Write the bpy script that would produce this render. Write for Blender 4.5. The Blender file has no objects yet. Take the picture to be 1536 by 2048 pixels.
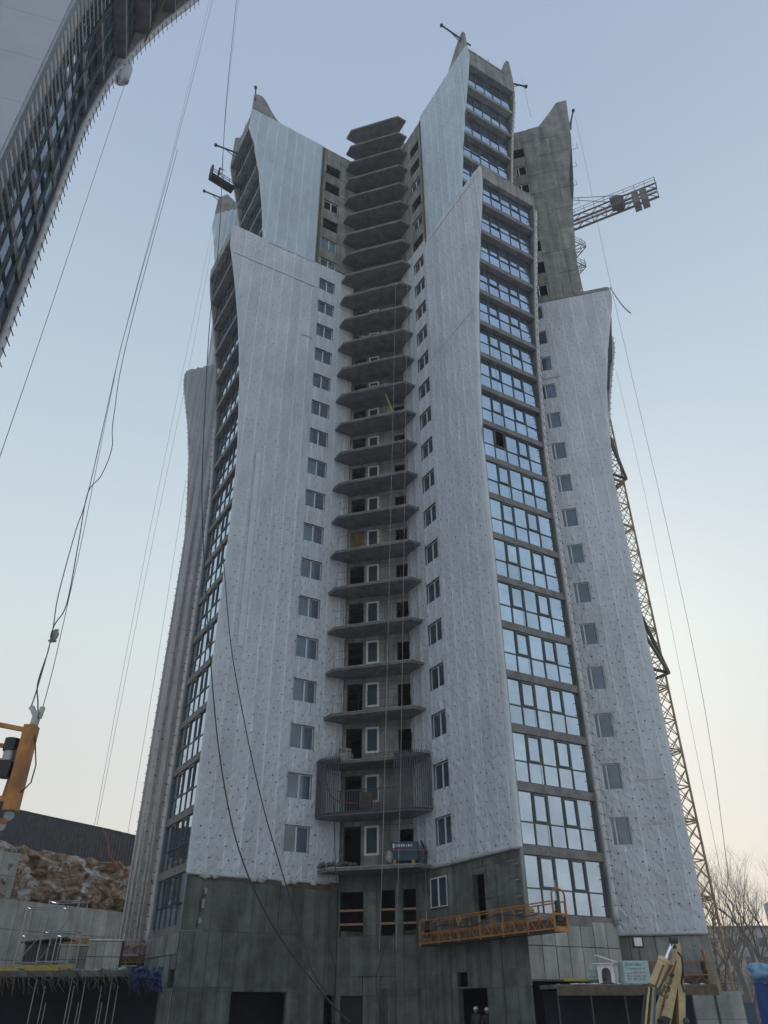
import bpy, math, random
from mathutils import Vector, noise, Matrix
random.seed(7)
R = math.radians
# ------------------------------------------------------------------ camera, sky, sun, exposure
sc = bpy.context.scene
cd = bpy.data.cameras.new('camera'); cam = bpy.data.objects.new('camera', cd); sc.collection.objects.link(cam)
cd.sensor_fit = 'HORIZONTAL'; cd.sensor_width = 36; cd.lens = 1520/1536*36; cd.clip_start = .1; cd.clip_end = 4000
CAMZ = 1.6; TH = R(33.147); RO = R(-.255)
cam.matrix_world = Matrix.Translation((0, 0, CAMZ)) @ Matrix.Rotation(math.pi/2+TH, 4, 'X') @ Matrix.Rotation(RO, 4, 'Z')
sc.camera = cam
SUN_AZ, SUN_EL = 12, 24
VEIL, SKYMIX = .83, .125
w = bpy.data.worlds.new('World'); sc.world = w; w.use_nodes = True
nt = w.node_tree; bg = nt.nodes['Background']
sky = nt.nodes.new('ShaderNodeTexSky'); sky.sky_type = 'NISHITA'; sky.sun_disc = False
sky.sun_elevation = R(SUN_EL); sky.sun_rotation = R(SUN_AZ); sky.air_density = 1.2; sky.dust_density = 1.5; sky.ozone_density = 1.6; sky.altitude = 0
# winter haze: the clear-sky model blended with an even pale veil that thickens towards the horizon
tc = nt.nodes.new('ShaderNodeTexCoord'); sxyz = nt.nodes.new('ShaderNodeSeparateXYZ'); nt.links.new(tc.outputs['Generated'], sxyz.inputs[0])
veil = nt.nodes.new('ShaderNodeValToRGB'); nt.links.new(sxyz.outputs[2], veil.inputs[0]); ce = veil.color_ramp.elements
ce[0].position = 0; ce[0].color = (.74, .64, .54, 1); ce[1].position = 1; ce[1].color = (.33, .41, .56, 1)
for p_, c_ in ((.16, (.755, .72, .655, 1)), (.38, (.66, .74, .735, 1)), (.62, (.49, .605, .695, 1)), (.84, (.375, .47, .61, 1))):
    q_ = ce.new(p_); q_.color = c_
vs_ = nt.nodes.new('ShaderNodeVectorMath'); vs_.operation = 'SCALE'; vs_.inputs['Scale'].default_value = VEIL/.09; nt.links.new(veil.outputs[0], vs_.inputs[0])
ss_ = nt.nodes.new('ShaderNodeVectorMath'); ss_.operation = 'SCALE'; ss_.inputs['Scale'].default_value = SKYMIX; nt.links.new(sky.outputs[0], ss_.inputs[0])
ad_ = nt.nodes.new('ShaderNodeVectorMath'); ad_.operation = 'ADD'; nt.links.new(vs_.outputs[0], ad_.inputs[0]); nt.links.new(ss_.outputs[0], ad_.inputs[1])
nt.links.new(ad_.outputs[0], bg.inputs[0]); bg.inputs[1].default_value = .09
sd = bpy.data.lights.new('sun', 'SUN'); sd.energy = 2.2; sd.angle = R(1.5); sd.color = (1, .9, .78)
sun = bpy.data.objects.new('sun', sd); sc.collection.objects.link(sun)
sun.rotation_euler = (R(90-SUN_EL), 0, R(180-SUN_AZ))
sc.view_settings.view_transform = 'Standard'; sc.view_settings.look = 'None'; sc.view_settings.gamma = 1
sc.view_settings.exposure = .26
try: sc.view_settings.use_curve_mapping = False
except Exception: pass
sc.render.engine = 'CYCLES'

# ------------------------------------------------------------------ measured frame of the tower (u along az 59.5, v along az -30.5)
AZ = R(59.523)
E1 = Vector((math.sin(AZ), math.cos(AZ), 0)); E2 = Vector((-math.cos(AZ), math.sin(AZ), 0))
ORG = Vector((.0575, 50.895, 0))
def ray(x, y):                                  # direction of a photograph pixel (1536 x 2048)
    a, b = x-768, y-1024; c, s = math.cos(RO), math.sin(RO); a, b = c*a+s*b, -s*a+c*b
    X = a/1520; U = -b/1520
    return Vector((X, math.cos(TH)-U*math.sin(TH), math.sin(TH)+U*math.cos(TH)))
def at(x, y, Y):                                # the point seen at pixel x, y at the distance Y
    r = ray(x, y); return Vector((0, 0, CAMZ)) + r*(Y/r.y)

# ------------------------------------------------------------------ materials
def mat(name, col, rough=.7, metal=0., noise_amt=.0, noise_scale=1., bump=0., bump_scale=8., streak=0., spec=.5, col2=None, emit=None, detail=6, tone=0.):
    m = bpy.data.materials.new(name); m.use_nodes = True; n = m.node_tree.nodes; L = m.node_tree.links
    p = n['Principled BSDF']; p.inputs['Roughness'].default_value = rough; p.inputs['Metallic'].default_value = metal
    p.inputs['Specular IOR Level'].default_value = spec
    p.inputs['Base Color'].default_value = (*col, 1)
    geo = n.new('ShaderNodeNewGeometry')
    if noise_amt > 0 or streak > 0:
        tx = n.new('ShaderNodeTexNoise'); tx.inputs['Scale'].default_value = noise_scale; tx.inputs['Detail'].default_value = detail
        tx.inputs['Roughness'].default_value = .62
        mp = n.new('ShaderNodeMapping')
        L.new(geo.outputs['Position'], mp.inputs[0]); L.new(mp.outputs[0], tx.inputs['Vector'])
        rp = n.new('ShaderNodeValToRGB'); c2 = col2 or tuple(c*(1-noise_amt) for c in col)
        c1 = tuple(min(1, c*(1+noise_amt*.6)) for c in col)
        rp.color_ramp.elements[0].position = .36; rp.color_ramp.elements[1].position = .66
        rp.color_ramp.elements[0].color = (*c2, 1); rp.color_ramp.elements[1].color = (*c1, 1)
        L.new(tx.outputs[0], rp.inputs[0]); out = rp.outputs[0]
        if streak > 0:
            t2 = n.new('ShaderNodeTexNoise'); t2.inputs['Scale'].default_value = 2.2; t2.inputs['Detail'].default_value = 5
            m2 = n.new('ShaderNodeMapping'); m2.inputs['Scale'].default_value = (1, 1, .07)
            L.new(geo.outputs['Position'], m2.inputs[0]); L.new(m2.outputs[0], t2.inputs['Vector'])
            mr = n.new('ShaderNodeMapRange'); mr.inputs[1].default_value = .35; mr.inputs[2].default_value = .7
            mr.inputs[3].default_value = 1-streak; mr.inputs[4].default_value = 1+streak*.45
            L.new(t2.outputs[0], mr.inputs[0])
            mx = n.new('ShaderNodeVectorMath'); mx.operation = 'SCALE'
            L.new(out, mx.inputs[0]); L.new(mr.outputs[0], mx.inputs['Scale']); out = mx.outputs[0]
        if tone:
            oi = n.new('ShaderNodeObjectInfo'); m3 = n.new('ShaderNodeMapRange'); m3.inputs[3].default_value = 1-tone; m3.inputs[4].default_value = 1+tone
            L.new(oi.outputs['Random'], m3.inputs[0]); sc3 = n.new('ShaderNodeVectorMath'); sc3.operation = 'SCALE'; L.new(out, sc3.inputs[0]); L.new(m3.outputs[0], sc3.inputs['Scale']); out = sc3.outputs[0]
        L.new(out, p.inputs['Base Color'])
    if bump > 0:
        tb = n.new('ShaderNodeTexNoise'); tb.inputs['Scale'].default_value = bump_scale; tb.inputs['Detail'].default_value = 5
        L.new(geo.outputs['Position'], tb.inputs['Vector'])
        b = n.new('ShaderNodeBump'); b.inputs['Strength'].default_value = min(1, bump*4); b.inputs['Distance'].default_value = bump*.25
        L.new(tb.outputs[0], b.inputs['Height']); L.new(b.outputs[0], p.inputs['Normal'])
    if emit:
        p.inputs['Emission Color'].default_value = (*emit[0], 1); p.inputs['Emission Strength'].default_value = emit[1]
    return m

def wrap_mat(name, base, rough, metal, tape, strip=.95, crease=.05, tapew=.09, chevron=1.):
    """membrane hung in vertical lengths: uv = (metres along the wall, metres up)"""
    m = bpy.data.materials.new(name); m.use_nodes = True; n = m.node_tree.nodes; L = m.node_tree.links
    p = n['Principled BSDF']; p.inputs['Roughness'].default_value = rough; p.inputs['Metallic'].default_value = metal
    uv = n.new('ShaderNodeUVMap'); sx = n.new('ShaderNodeSeparateXYZ'); L.new(uv.outputs[0], sx.inputs[0])
    def M(op, a, b=None, c=None):
        k = n.new('ShaderNodeMath'); k.operation = op
        for i, v in enumerate((a, b, c)):
            if v is None: continue
            if isinstance(v, (int, float)): k.inputs[i].default_value = v
            else: L.new(v, k.inputs[i])
        return k.outputs[0]
    wob = n.new('ShaderNodeTexNoise'); wob.inputs['Scale'].default_value = .35; L.new(uv.outputs[0], wob.inputs['Vector'])
    a = M('ADD', M('DIVIDE', sx.outputs[0], strip), M('MULTIPLY', wob.outputs[0], .12))
    fr = M('FRACT', a); idx = M('FLOOR', a)
    wn = n.new('ShaderNodeTexWhiteNoise'); wn.noise_dimensions = '2D'
    zb = M('FLOOR', M('ADD', M('MULTIPLY', sx.outputs[1], .05), M('MULTIPLY', idx, .37)))
    cm = n.new('ShaderNodeCombineXYZ'); L.new(idx, cm.inputs[0]); L.new(zb, cm.inputs[1]); L.new(cm.outputs[0], wn.inputs['Vector'])
    tint = M('ADD', .93, M('MULTIPLY', wn.outputs['Value'], .12))
    edge = M('MINIMUM', fr, M('SUBTRACT', 1, fr))
    seam = M('LESS_THAN', edge, tapew*.5)
    nz = n.new('ShaderNodeTexNoise'); nz.inputs['Scale'].default_value = 1.3; nz.inputs['Detail'].default_value = 6
    mp = n.new('ShaderNodeMapping'); mp.inputs['Scale'].default_value = (1, .3, 1); L.new(uv.outputs[0], mp.inputs[0]); L.new(mp.outputs[0], nz.inputs['Vector'])
    f = M('MULTIPLY', tint, M('ADD', .78, M('MULTIPLY', nz.outputs[0], .44)))
    # damp patches and grime drifting down the sheet
    gz = n.new('ShaderNodeTexNoise'); gz.inputs['Scale'].default_value = .16; gz.inputs['Detail'].default_value = 3; L.new(uv.outputs[0], gz.inputs['Vector'])
    f = M('MULTIPLY', f, M('ADD', .84, M('MULTIPLY', gz.outputs[0], .32)))
    f = M('MULTIPLY', f, M('ADD', 1, M('MULTIPLY', seam, tape)))
    vs = n.new('ShaderNodeVectorMath'); vs.operation = 'SCALE'; vs.inputs[0].default_value = base; L.new(f, vs.inputs['Scale']); L.new(vs.outputs[0], p.inputs['Base Color'])
    # creases: fine vertical folds + slanted puckers between the fixings
    c1 = n.new('ShaderNodeTexNoise'); c1.inputs['Scale'].default_value = 4.0; c1.inputs['Detail'].default_value = 6; c1.inputs['Distortion'].default_value = 1.2
    m1 = n.new('ShaderNodeMapping'); m1.inputs['Scale'].default_value = (1.3, .55, 1); L.new(uv.outputs[0], m1.inputs[0]); L.new(m1.outputs[0], c1.inputs['Vector'])
    c2 = n.new('ShaderNodeTexVoronoi'); c2.inputs['Scale'].default_value = 1.9; c2.feature = 'DISTANCE_TO_EDGE'
    m2 = n.new('ShaderNodeMapping'); m2.inputs['Rotation'].default_value = (0, 0, .7); m2.inputs['Scale'].default_value = (1.2, .55, 1)
    L.new(uv.outputs[0], m2.inputs[0]); L.new(m2.outputs[0], c2.inputs['Vector'])
    sm = n.new('ShaderNodeMapRange'); sm.interpolation_type = 'SMOOTHSTEP'; sm.inputs[1].default_value = 0; sm.inputs[2].default_value = .16; L.new(c2.outputs['Distance'], sm.inputs[0])
    fx = M('ABSOLUTE', M('SUBTRACT', M('FRACT', M('DIVIDE', sx.outputs[0], strip*.8)), .5))
    tz = M('FRACT', M('ADD', M('ADD', M('DIVIDE', sx.outputs[1], .58), M('MULTIPLY', fx, 1.1)), M('MULTIPLY', wob.outputs[0], 1.6)))
    chev = M('POWER', M('ABSOLUTE', M('SUBTRACT', M('MULTIPLY', tz, 2), 1)), 1.7)
    fade = n.new('ShaderNodeMapRange'); fade.inputs[1].default_value = 38; fade.inputs[2].default_value = 12; fade.inputs[3].default_value = .10*chevron; fade.inputs[4].default_value = .42*chevron; L.new(sx.outputs[1], fade.inputs[0])
    pn = n.new('ShaderNodeTexNoise'); pn.inputs['Scale'].default_value = .5; L.new(uv.outputs[0], pn.inputs['Vector'])
    chev = M('MULTIPLY', M('MULTIPLY', chev, fade.outputs[0]), M('MULTIPLY', pn.outputs[0], 1.6))
    h = M('ADD', M('ADD', M('MULTIPLY', c1.outputs[0], .7), M('MULTIPLY', sm.outputs[0], .22)), chev)
    b = n.new('ShaderNodeBump'); b.inputs['Strength'].default_value = .8; b.inputs['Distance'].default_value = crease; L.new(h, b.inputs['Height']); L.new(b.outputs[0], p.inputs['Normal'])
    return m

M = {}
M['wrap'] = wrap_mat('white_membrane', (.545, .59, .655), .5, .12, .20, crease=.06)
M['wrap_up'] = wrap_mat('blue_white_membrane', (.47, .555, .64), .46, .15, .2, strip=1.05, crease=.03, tapew=.11)
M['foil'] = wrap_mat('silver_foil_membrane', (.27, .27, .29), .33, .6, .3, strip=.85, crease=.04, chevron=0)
M['conc'] = mat('concrete', (.27, .285, .285), .85, noise_amt=.28, noise_scale=.9, bump=.05, bump_scale=14, streak=.3, tone=.13)
M['conc_light'] = mat('pale_concrete', (.36, .37, .36), .85, noise_amt=.22, noise_scale=.8, bump=.05, bump_scale=12, streak=.22, tone=.13)
M['conc_dark'] = mat('dark_concrete', (.145, .158, .152), .85, noise_amt=.35, noise_scale=1.1, bump=.05, bump_scale=10, streak=.35, tone=.13)  # darker concrete tone for base walls, backings and decks
M['retain'] = mat('weathered_pale_concrete', (.46, .47, .45), .85, noise_amt=.22, noise_scale=.8, bump=.05, bump_scale=12, streak=.22, tone=.1)
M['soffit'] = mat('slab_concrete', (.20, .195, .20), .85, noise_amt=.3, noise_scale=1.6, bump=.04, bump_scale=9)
M['inside'] = mat('unlit_room_concrete', (.028, .030, .038), .9, noise_amt=.2, noise_scale=1)  # concrete colour darkened far down so openings read as unlit rooms
M['frame'] = mat('grey_green_aluminium', (.075, .095, .10), .45, metal=.3, noise_amt=.12, noise_scale=3)
M['pvc'] = mat('white_pvc', (.70, .72, .74), .4, noise_amt=.06, noise_scale=3)
M['glass'] = mat('coated_glass', (.43, .54, .70), .035, metal=.92, bump=.008, bump_scale=.6, noise_amt=.14, noise_scale=.5, tone=.07)
M['glass_dim'] = mat('window_glass', (.10, .14, .19), .06, metal=.5, spec=.9, noise_amt=.3, noise_scale=.8)
M['wool'] = mat('brown_insulation_edge', (.13, .10, .075), .95, noise_amt=.3, noise_scale=4, bump=.06, bump_scale=12)
M['black'] = mat('black_plastic', (.018, .02, .022), .5, noise_amt=.2, noise_scale=4)
M['steel'] = mat('galvanised_steel', (.34, .36, .38), .4, metal=.7, noise_amt=.15, noise_scale=5)
M['dsteel'] = mat('dark_steel', (.075, .075, .08), .55, metal=.4, noise_amt=.2, noise_scale=5)
M['orange'] = mat('orange_paint', (.42, .185, .05), .5, noise_amt=.25, noise_scale=4, col2=(.24, .10, .035), bump=.01, bump_scale=20)
M['crane'] = mat('faded_yellow_paint', (.36, .27, .15), .6, noise_amt=.25, noise_scale=3, col2=(.20, .14, .08))
M['crane_dark'] = mat('brown_crane_steel', (.075, .058, .05), .6, noise_amt=.2, noise_scale=3)
M['digger'] = mat('sand_yellow_paint', (.58, .45, .26), .5, noise_amt=.2, noise_scale=2.5, col2=(.42, .31, .17), bump=.01, bump_scale=14)
M['chrome'] = mat('chrome_rod', (.8, .82, .85), .15, metal=1)
M['yellow'] = mat('yellow_timber_beam', (.42, .32, .09), .6, noise_amt=.2, noise_scale=3)
M['wood'] = mat('raw_timber', (.36, .24, .13), .8, noise_amt=.3, noise_scale=6, bump=.02, bump_scale=20)
M['blue'] = mat('blue_paint', (.045, .10, .24), .5, noise_amt=.2, noise_scale=3)
M['cabinblue'] = mat('deep_blue_paint', (.05, .085, .30), .4, noise_amt=.15, noise_scale=2)
M['tarp'] = mat('blue_tarpaulin', (.012, .03, .10), .5, noise_amt=.3, noise_scale=3, bump=.1, bump_scale=3)
M['ltarp'] = mat('light_blue_sheet', (.20, .36, .55), .5, noise_amt=.3, noise_scale=3, bump=.08, bump_scale=4)
M['teal'] = mat('blue_machine_paint', (.02, .065, .11), .5, noise_amt=.25, noise_scale=4)
M['white'] = mat('white_paint', (.72, .74, .78), .5, noise_amt=.1, noise_scale=3)
M['panelwhite'] = mat('smooth_cladding', (.40, .43, .48), .42, noise_amt=.05, noise_scale=.4)
M['rail'] = mat('graphite_rail', (.075, .085, .108), .4, metal=.3, noise_amt=.12, noise_scale=4)
M['roof'] = mat('corrugated_steel', (.085, .09, .105), .6, metal=.2, noise_amt=.35, noise_scale=2.2)
M['snow'] = mat('dirty_snow', (.66, .68, .72), .7, noise_amt=.3, noise_scale=1.2, bump=.08, bump_scale=5)
M['bark'] = mat('bark', (.16, .135, .12), .9, noise_amt=.25, noise_scale=2)
M['foam'] = mat('pale_green_packaging', (.38, .50, .50), .6, noise_amt=.1, noise_scale=3)
M['green_ink'] = mat('dark_green_print', (.03, .16, .14), .6)
M['red_ink'] = mat('red_print', (.55, .04, .06), .6)
M['ink'] = mat('dark_grey_print', (.10, .085, .06), .6)
M['bag'] = mat('dusty_sack', (.32, .33, .31), .8, noise_amt=.3, noise_scale=4, bump=.05, bump_scale=10)
M['cable'] = mat('black_cable', (.02, .02, .024), .5)
M['rope'] = mat('steel_rope', (.16, .17, .18), .5, metal=.5)
M['redrope'] = mat('red_cable', (.42, .09, .07), .6)
M['osb'] = mat('plywood_board', (.20, .13, .075), .85, noise_amt=.45, noise_scale=3)
M['haze_building'] = mat('haze_pale_block', (.38, .385, .40), .8, noise_amt=.15, noise_scale=.2)  # grey lightened to stand in for distance haze
M['skin'] = mat('skin', (.42, .27, .2), .6); M['cloth'] = mat('dark_workwear', (.05, .05, .065), .85, noise_amt=.3, noise_scale=8)
M['helmet'] = mat('white_helmet', (.75, .76, .78), .35)

def ground_mat():
    m = bpy.data.materials.new('snowy_mud'); m.use_nodes = True; n = m.node_tree.nodes; L = m.node_tree.links; p = n['Principled BSDF']
    g = n.new('ShaderNodeNewGeometry'); t = n.new('ShaderNodeTexNoise'); t.inputs['Scale'].default_value = .35; t.inputs['Detail'].default_value = 9; t.inputs['Roughness'].default_value = .65
    L.new(g.outputs['Position'], t.inputs['Vector']); r = n.new('ShaderNodeValToRGB'); r.color_ramp.elements[0].position = .44; r.color_ramp.elements[1].position = .56
    r.color_ramp.elements[0].color = (.10, .085, .07, 1); r.color_ramp.elements[1].color = (.60, .62, .66, 1)
    L.new(t.outputs[0], r.inputs[0]); L.new(r.outputs[0], p.inputs['Base Color']); p.inputs['Roughness'].default_value = .9
    b = n.new('ShaderNodeBump'); b.inputs['Strength'].default_value = .6; b.inputs['Distance'].default_value = .15; L.new(t.outputs[0], b.inputs['Height']); L.new(b.outputs[0], p.inputs['Normal'])
    return m
M['ground'] = ground_mat()
def rock_mat():
    m = bpy.data.materials.new('rusty_rock_with_snow'); m.use_nodes = True; n = m.node_tree.nodes; L = m.node_tree.links; p = n['Principled BSDF']; p.inputs['Roughness'].default_value = .9
    g = n.new('ShaderNodeNewGeometry'); t = n.new('ShaderNodeTexNoise'); t.inputs['Scale'].default_value = 1.7; t.inputs['Detail'].default_value = 10; t.inputs['Roughness'].default_value = .7
    L.new(g.outputs['Position'], t.inputs['Vector']); r = n.new('ShaderNodeValToRGB'); e = r.color_ramp.elements
    e[0].position = .34; e[0].color = (.11, .08, .06, 1); e[1].position = .62; e[1].color = (.60, .46, .33, 1)
    q = e.new(.48); q.color = (.33, .22, .14, 1)
    L.new(t.outputs[0], r.inputs[0])
    s = n.new('ShaderNodeTexNoise'); s.inputs['Scale'].default_value = .42; s.inputs['Detail'].default_value = 9; s.inputs['Roughness'].default_value = .75; s.inputs['Distortion'].default_value = .8
    L.new(g.outputs['Position'], s.inputs['Vector']); mr = n.new('ShaderNodeMapRange'); mr.inputs[1].default_value = .54; mr.inputs[2].default_value = .58; L.new(s.outputs[0], mr.inputs[0])
    mx = n.new('ShaderNodeMix'); mx.data_type = 'RGBA'; L.new(mr.outputs[0], mx.inputs[0]); L.new(r.outputs[0], mx.inputs[6]); mx.inputs[7].default_value = (.62, .64, .68, 1)
    L.new(mx.outputs[2], p.inputs['Base Color'])
    b = n.new('ShaderNodeBump'); b.inputs['Strength'].default_value = 1; b.inputs['Distance'].default_value = .35; L.new(t.outputs[0], b.inputs['Height']); L.new(b.outputs[0], p.inputs['Normal'])
    return m
M['rock'] = rock_mat()

# ------------------------------------------------------------------ mesh helpers
COL = sc.collection
def link(name, me, parent=None, loc=(0, 0, 0), rz=0., kind=None):
    o = bpy.data.objects.new(name, me); COL.objects.link(o)
    if parent is not None: o.parent = parent
    o.location = loc; o.rotation_euler = (0, 0, rz)
    if kind: o['kind'] = kind
    return o
def thing(name, label, cat, loc=(0, 0, 0), rz=0., group=None, me=None):
    o = link(name, me, None, loc, rz); o['label'] = label; o['category'] = cat
    if group: o['group'] = group
    return o
def tag(o, label, cat, group=None):
    o['label'] = label; o['category'] = cat
    if group: o['group'] = group
    return o
class MB:
    def __init__(s): s.v = []; s.f = []; s.uv = []; s.smooth = False
    def add(s, V, F):
        n = len(s.v); s.v += [tuple(p) for p in V]; s.f += [tuple(i+n for i in f) for f in F]; return s
    def box(s, x0, x1, y0, y1, z0, z1):
        V = [(x, y, z) for z in (z0, z1) for y in (y0, y1) for x in (x0, x1)]
        return s.add(V, [(0, 2, 3, 1), (4, 5, 7, 6), (0, 1, 5, 4), (2, 6, 7, 3), (0, 4, 6, 2), (1, 3, 7, 5)])
    def prism(s, poly, z0, z1, f=None):            # polygon in x, y; f maps (a, b, h) -> point
        n = len(poly); f = f or (lambda a, b, h: (a, b, h))
        V = [f(a, b, z0) for a, b in poly] + [f(a, b, z1) for a, b in poly]
        return s.add(V, [tuple(range(n-1, -1, -1)), tuple(range(n, 2*n))] + [(i, (i+1) % n, n+(i+1) % n, n+i) for i in range(n)])
    def beam(s, a, b, w, h=None, up=(0, 0, 1)):    # rectangular bar from a to b
        a = Vector(a); b = Vector(b); h = h or w; d = (b-a)
        if d.length < 1e-6: return s
        d.normalize(); u = Vector(up)
        if abs(d.dot(u)) > .98: u = Vector((1, 0, 0))
        x = d.cross(u).normalized(); y = x.cross(d)
        V = [p+x*sx*w/2+y*sy*h/2 for p in (a, b) for sx, sy in ((-1, -1), (1, -1), (1, 1), (-1, 1))]
        return s.add(V, [(0, 3, 2, 1), (4, 5, 6, 7), (0, 1, 5, 4), (1, 2, 6, 5), (2, 3, 7, 6), (3, 0, 4, 7)])
    def tube(s, pts, r, n=6, cap=True):
        pts = [Vector(p) for p in pts]; rs = r if isinstance(r, (list, tuple)) else [r]*len(pts); base = len(s.v); ref = None
        for i, p in enumerate(pts):
            d = (pts[min(i+1, len(pts)-1)]-pts[max(i-1, 0)]).normalized()
            if ref is None: ref = Vector((0, 0, 1)) if abs(d.z) < .9 else Vector((1, 0, 0))
            x = d.cross(ref).normalized(); y = d.cross(x).normalized(); ref = x.cross(d) if False else ref
            for k in range(n):
                t = 2*math.pi*k/n; s.v.append(tuple(p+(x*math.cos(t)+y*math.sin(t))*rs[i]))
        for i in range(len(pts)-1):
            for k in range(n):
                a = base+i*n+k; b = base+i*n+(k+1) % n; s.f.append((a, b, b+n, a+n))
        if cap:
            s.f.append(tuple(base+k for k in range(n-1, -1, -1))); e = base+(len(pts)-1)*n; s.f.append(tuple(e+k for k in range(n)))
        return s
    def ball(s, c, r, seg=8, ring=5, sq=(1, 1, 1), wob=0):
        base = len(s.v); c = Vector(c)
        for i in range(ring+1):
            ph = math.pi*i/ring
            for k in range(seg):
                t = 2*math.pi*k/seg; d = Vector((math.sin(ph)*math.cos(t), math.sin(ph)*math.sin(t), math.cos(ph)))
                q = 1+wob*noise.noise(d*1.7+c*3.1)
                s.v.append((c.x+d.x*r*sq[0]*q, c.y+d.y*r*sq[1]*q, c.z+d.z*r*sq[2]*q))
        for i in range(ring):
            for k in range(seg):
                a = base+i*seg+k; b = base+i*seg+(k+1) % seg; s.f.append((a, a+seg, b+seg, b))
        return s
    def mesh(s, name, m, smooth=False):
        me = bpy.data.meshes.new(name); me.from_pydata(s.v, [], s.f); me.materials.append(m)
        if smooth: me.polygons.foreach_set('use_smooth', [True]*len(me.polygons))
        me.update(); return me
    def obj(s, name, m, parent=None, loc=(0, 0, 0), rz=0., kind=None, smooth=False):
        return link(name, s.mesh(name, m, smooth), parent, loc, rz, kind)
UNIT = {}
def unit_box(m):
    if m.name not in UNIT:
        mb = MB().box(0, 1, 0, 1, 0, 1); holes = m.name in ('concrete', 'dark_concrete', 'pale_concrete', 'weathered_pale_concrete')
        if holes:
            for y in (-.03, 1.03):
                for z in (.2, .8):
                    n = len(mb.v); mb.v += [(.5+.032*math.cos(k*math.pi/3), y, z+.012*math.sin(k*math.pi/3)) for k in range(6)]; mb.f.append(tuple(range(n, n+6)))
        me = mb.mesh('unit_panel', m); me.materials.append(M['black'])
        for i, p in enumerate(me.polygons):
            if i > 5: p.material_index = 1
        UNIT[m.name] = me
    return UNIT[m.name]
def lerp(a, b, t): return a+(b-a)*t
def interp(z, X, Y):
    if z <= X[0]: return Y[0]
    for i in range(1, len(X)):
        if z <= X[i]: return lerp(Y[i-1], Y[i], (z-X[i-1])/(X[i]-X[i-1]))
    return Y[-1]

# faces of the tower: (a, d, z) -> local point, t = direction of a, n = outward
S2 = 2**.5
class Face:
    def __init__(s, o, t, n): s.o = Vector((*o, 0)); s.t = Vector((*t, 0)); s.n = Vector((*n, 0))
    def __call__(s, a, d, z): p = s.o+s.t*a+s.n*d; return (p.x, p.y, z)
    def rz(s): return math.atan2(s.t.y, s.t.x)
FP = Face((0, 0), (1, 0), (0, -1))                 # flank of the left front wing: a = u
FQ = Face((0, 0), (0, 1), (-1, 0))                 # flank of the right front wing: a = v
WD = -1.7
FR_ = Face((WD/S2, WD/S2), (1/S2, -1/S2), (-1/S2, -1/S2))   # outer side wings: a = s
WC = -2.33
FC = Face((WC/S2, WC/S2), (1/S2, -1/S2), (-1/S2, -1/S2))    # chamfer wall behind the balconies

def LP(z): return interp(z, [31, 35, 37, 40, 43, 46.5, 49.5, 52.9, 55.7, 58.1, 60.4], [12.4, 12.5, 12.6, 12.85, 13.08, 13.5, 13.92, 14.5, 15.05, 15.55, 15.68])
def LQ(z): return interp(z, [34, 37, 40, 43, 46.5, 49.5, 52.9, 55.7, 58.1, 60.4], [12.76, 12.95, 13.18, 13.45, 13.85, 14.28, 14.85, 15.35, 15.75, 15.82])
def LP2(z): return interp(z, [60.6, 65.1, 69.7, 73.9, 76.4, 79.5, 82.4], [12.7, 13.2, 13.93, 14.85, 15.62, 15.58, 15.66])
def LQ2(z): return interp(z, [61, 66, 70.5, 74.8, 78, 80.2, 83.3], [13.08, 13.79, 14.56, 15.48, 16.08, 15.92, 15.8])
def LR(z): return interp(z, [34, 37.7, 42.3, 46.2, 48.9, 51, 52.2, 53.4], [17.57, 17.92, 18.46, 19.16, 19.78, 20.27, 20.45, 20.42])
def LR2(z): return interp(z, [54.3, 59.7, 63.9, 69.5, 76.5, 78.6, 83], [18.16, 18.42, 18.88, 19.2, 20.38, 20.51, 20.7])
def LS(z): return LR(z)-1.12
def LS2(z): return interp(z, [53.6, 58.9, 67.7, 72.9, 75.5, 80.8], [17.15, 17.32, 18.14, 18.97, 19.48, 19.38])

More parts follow.
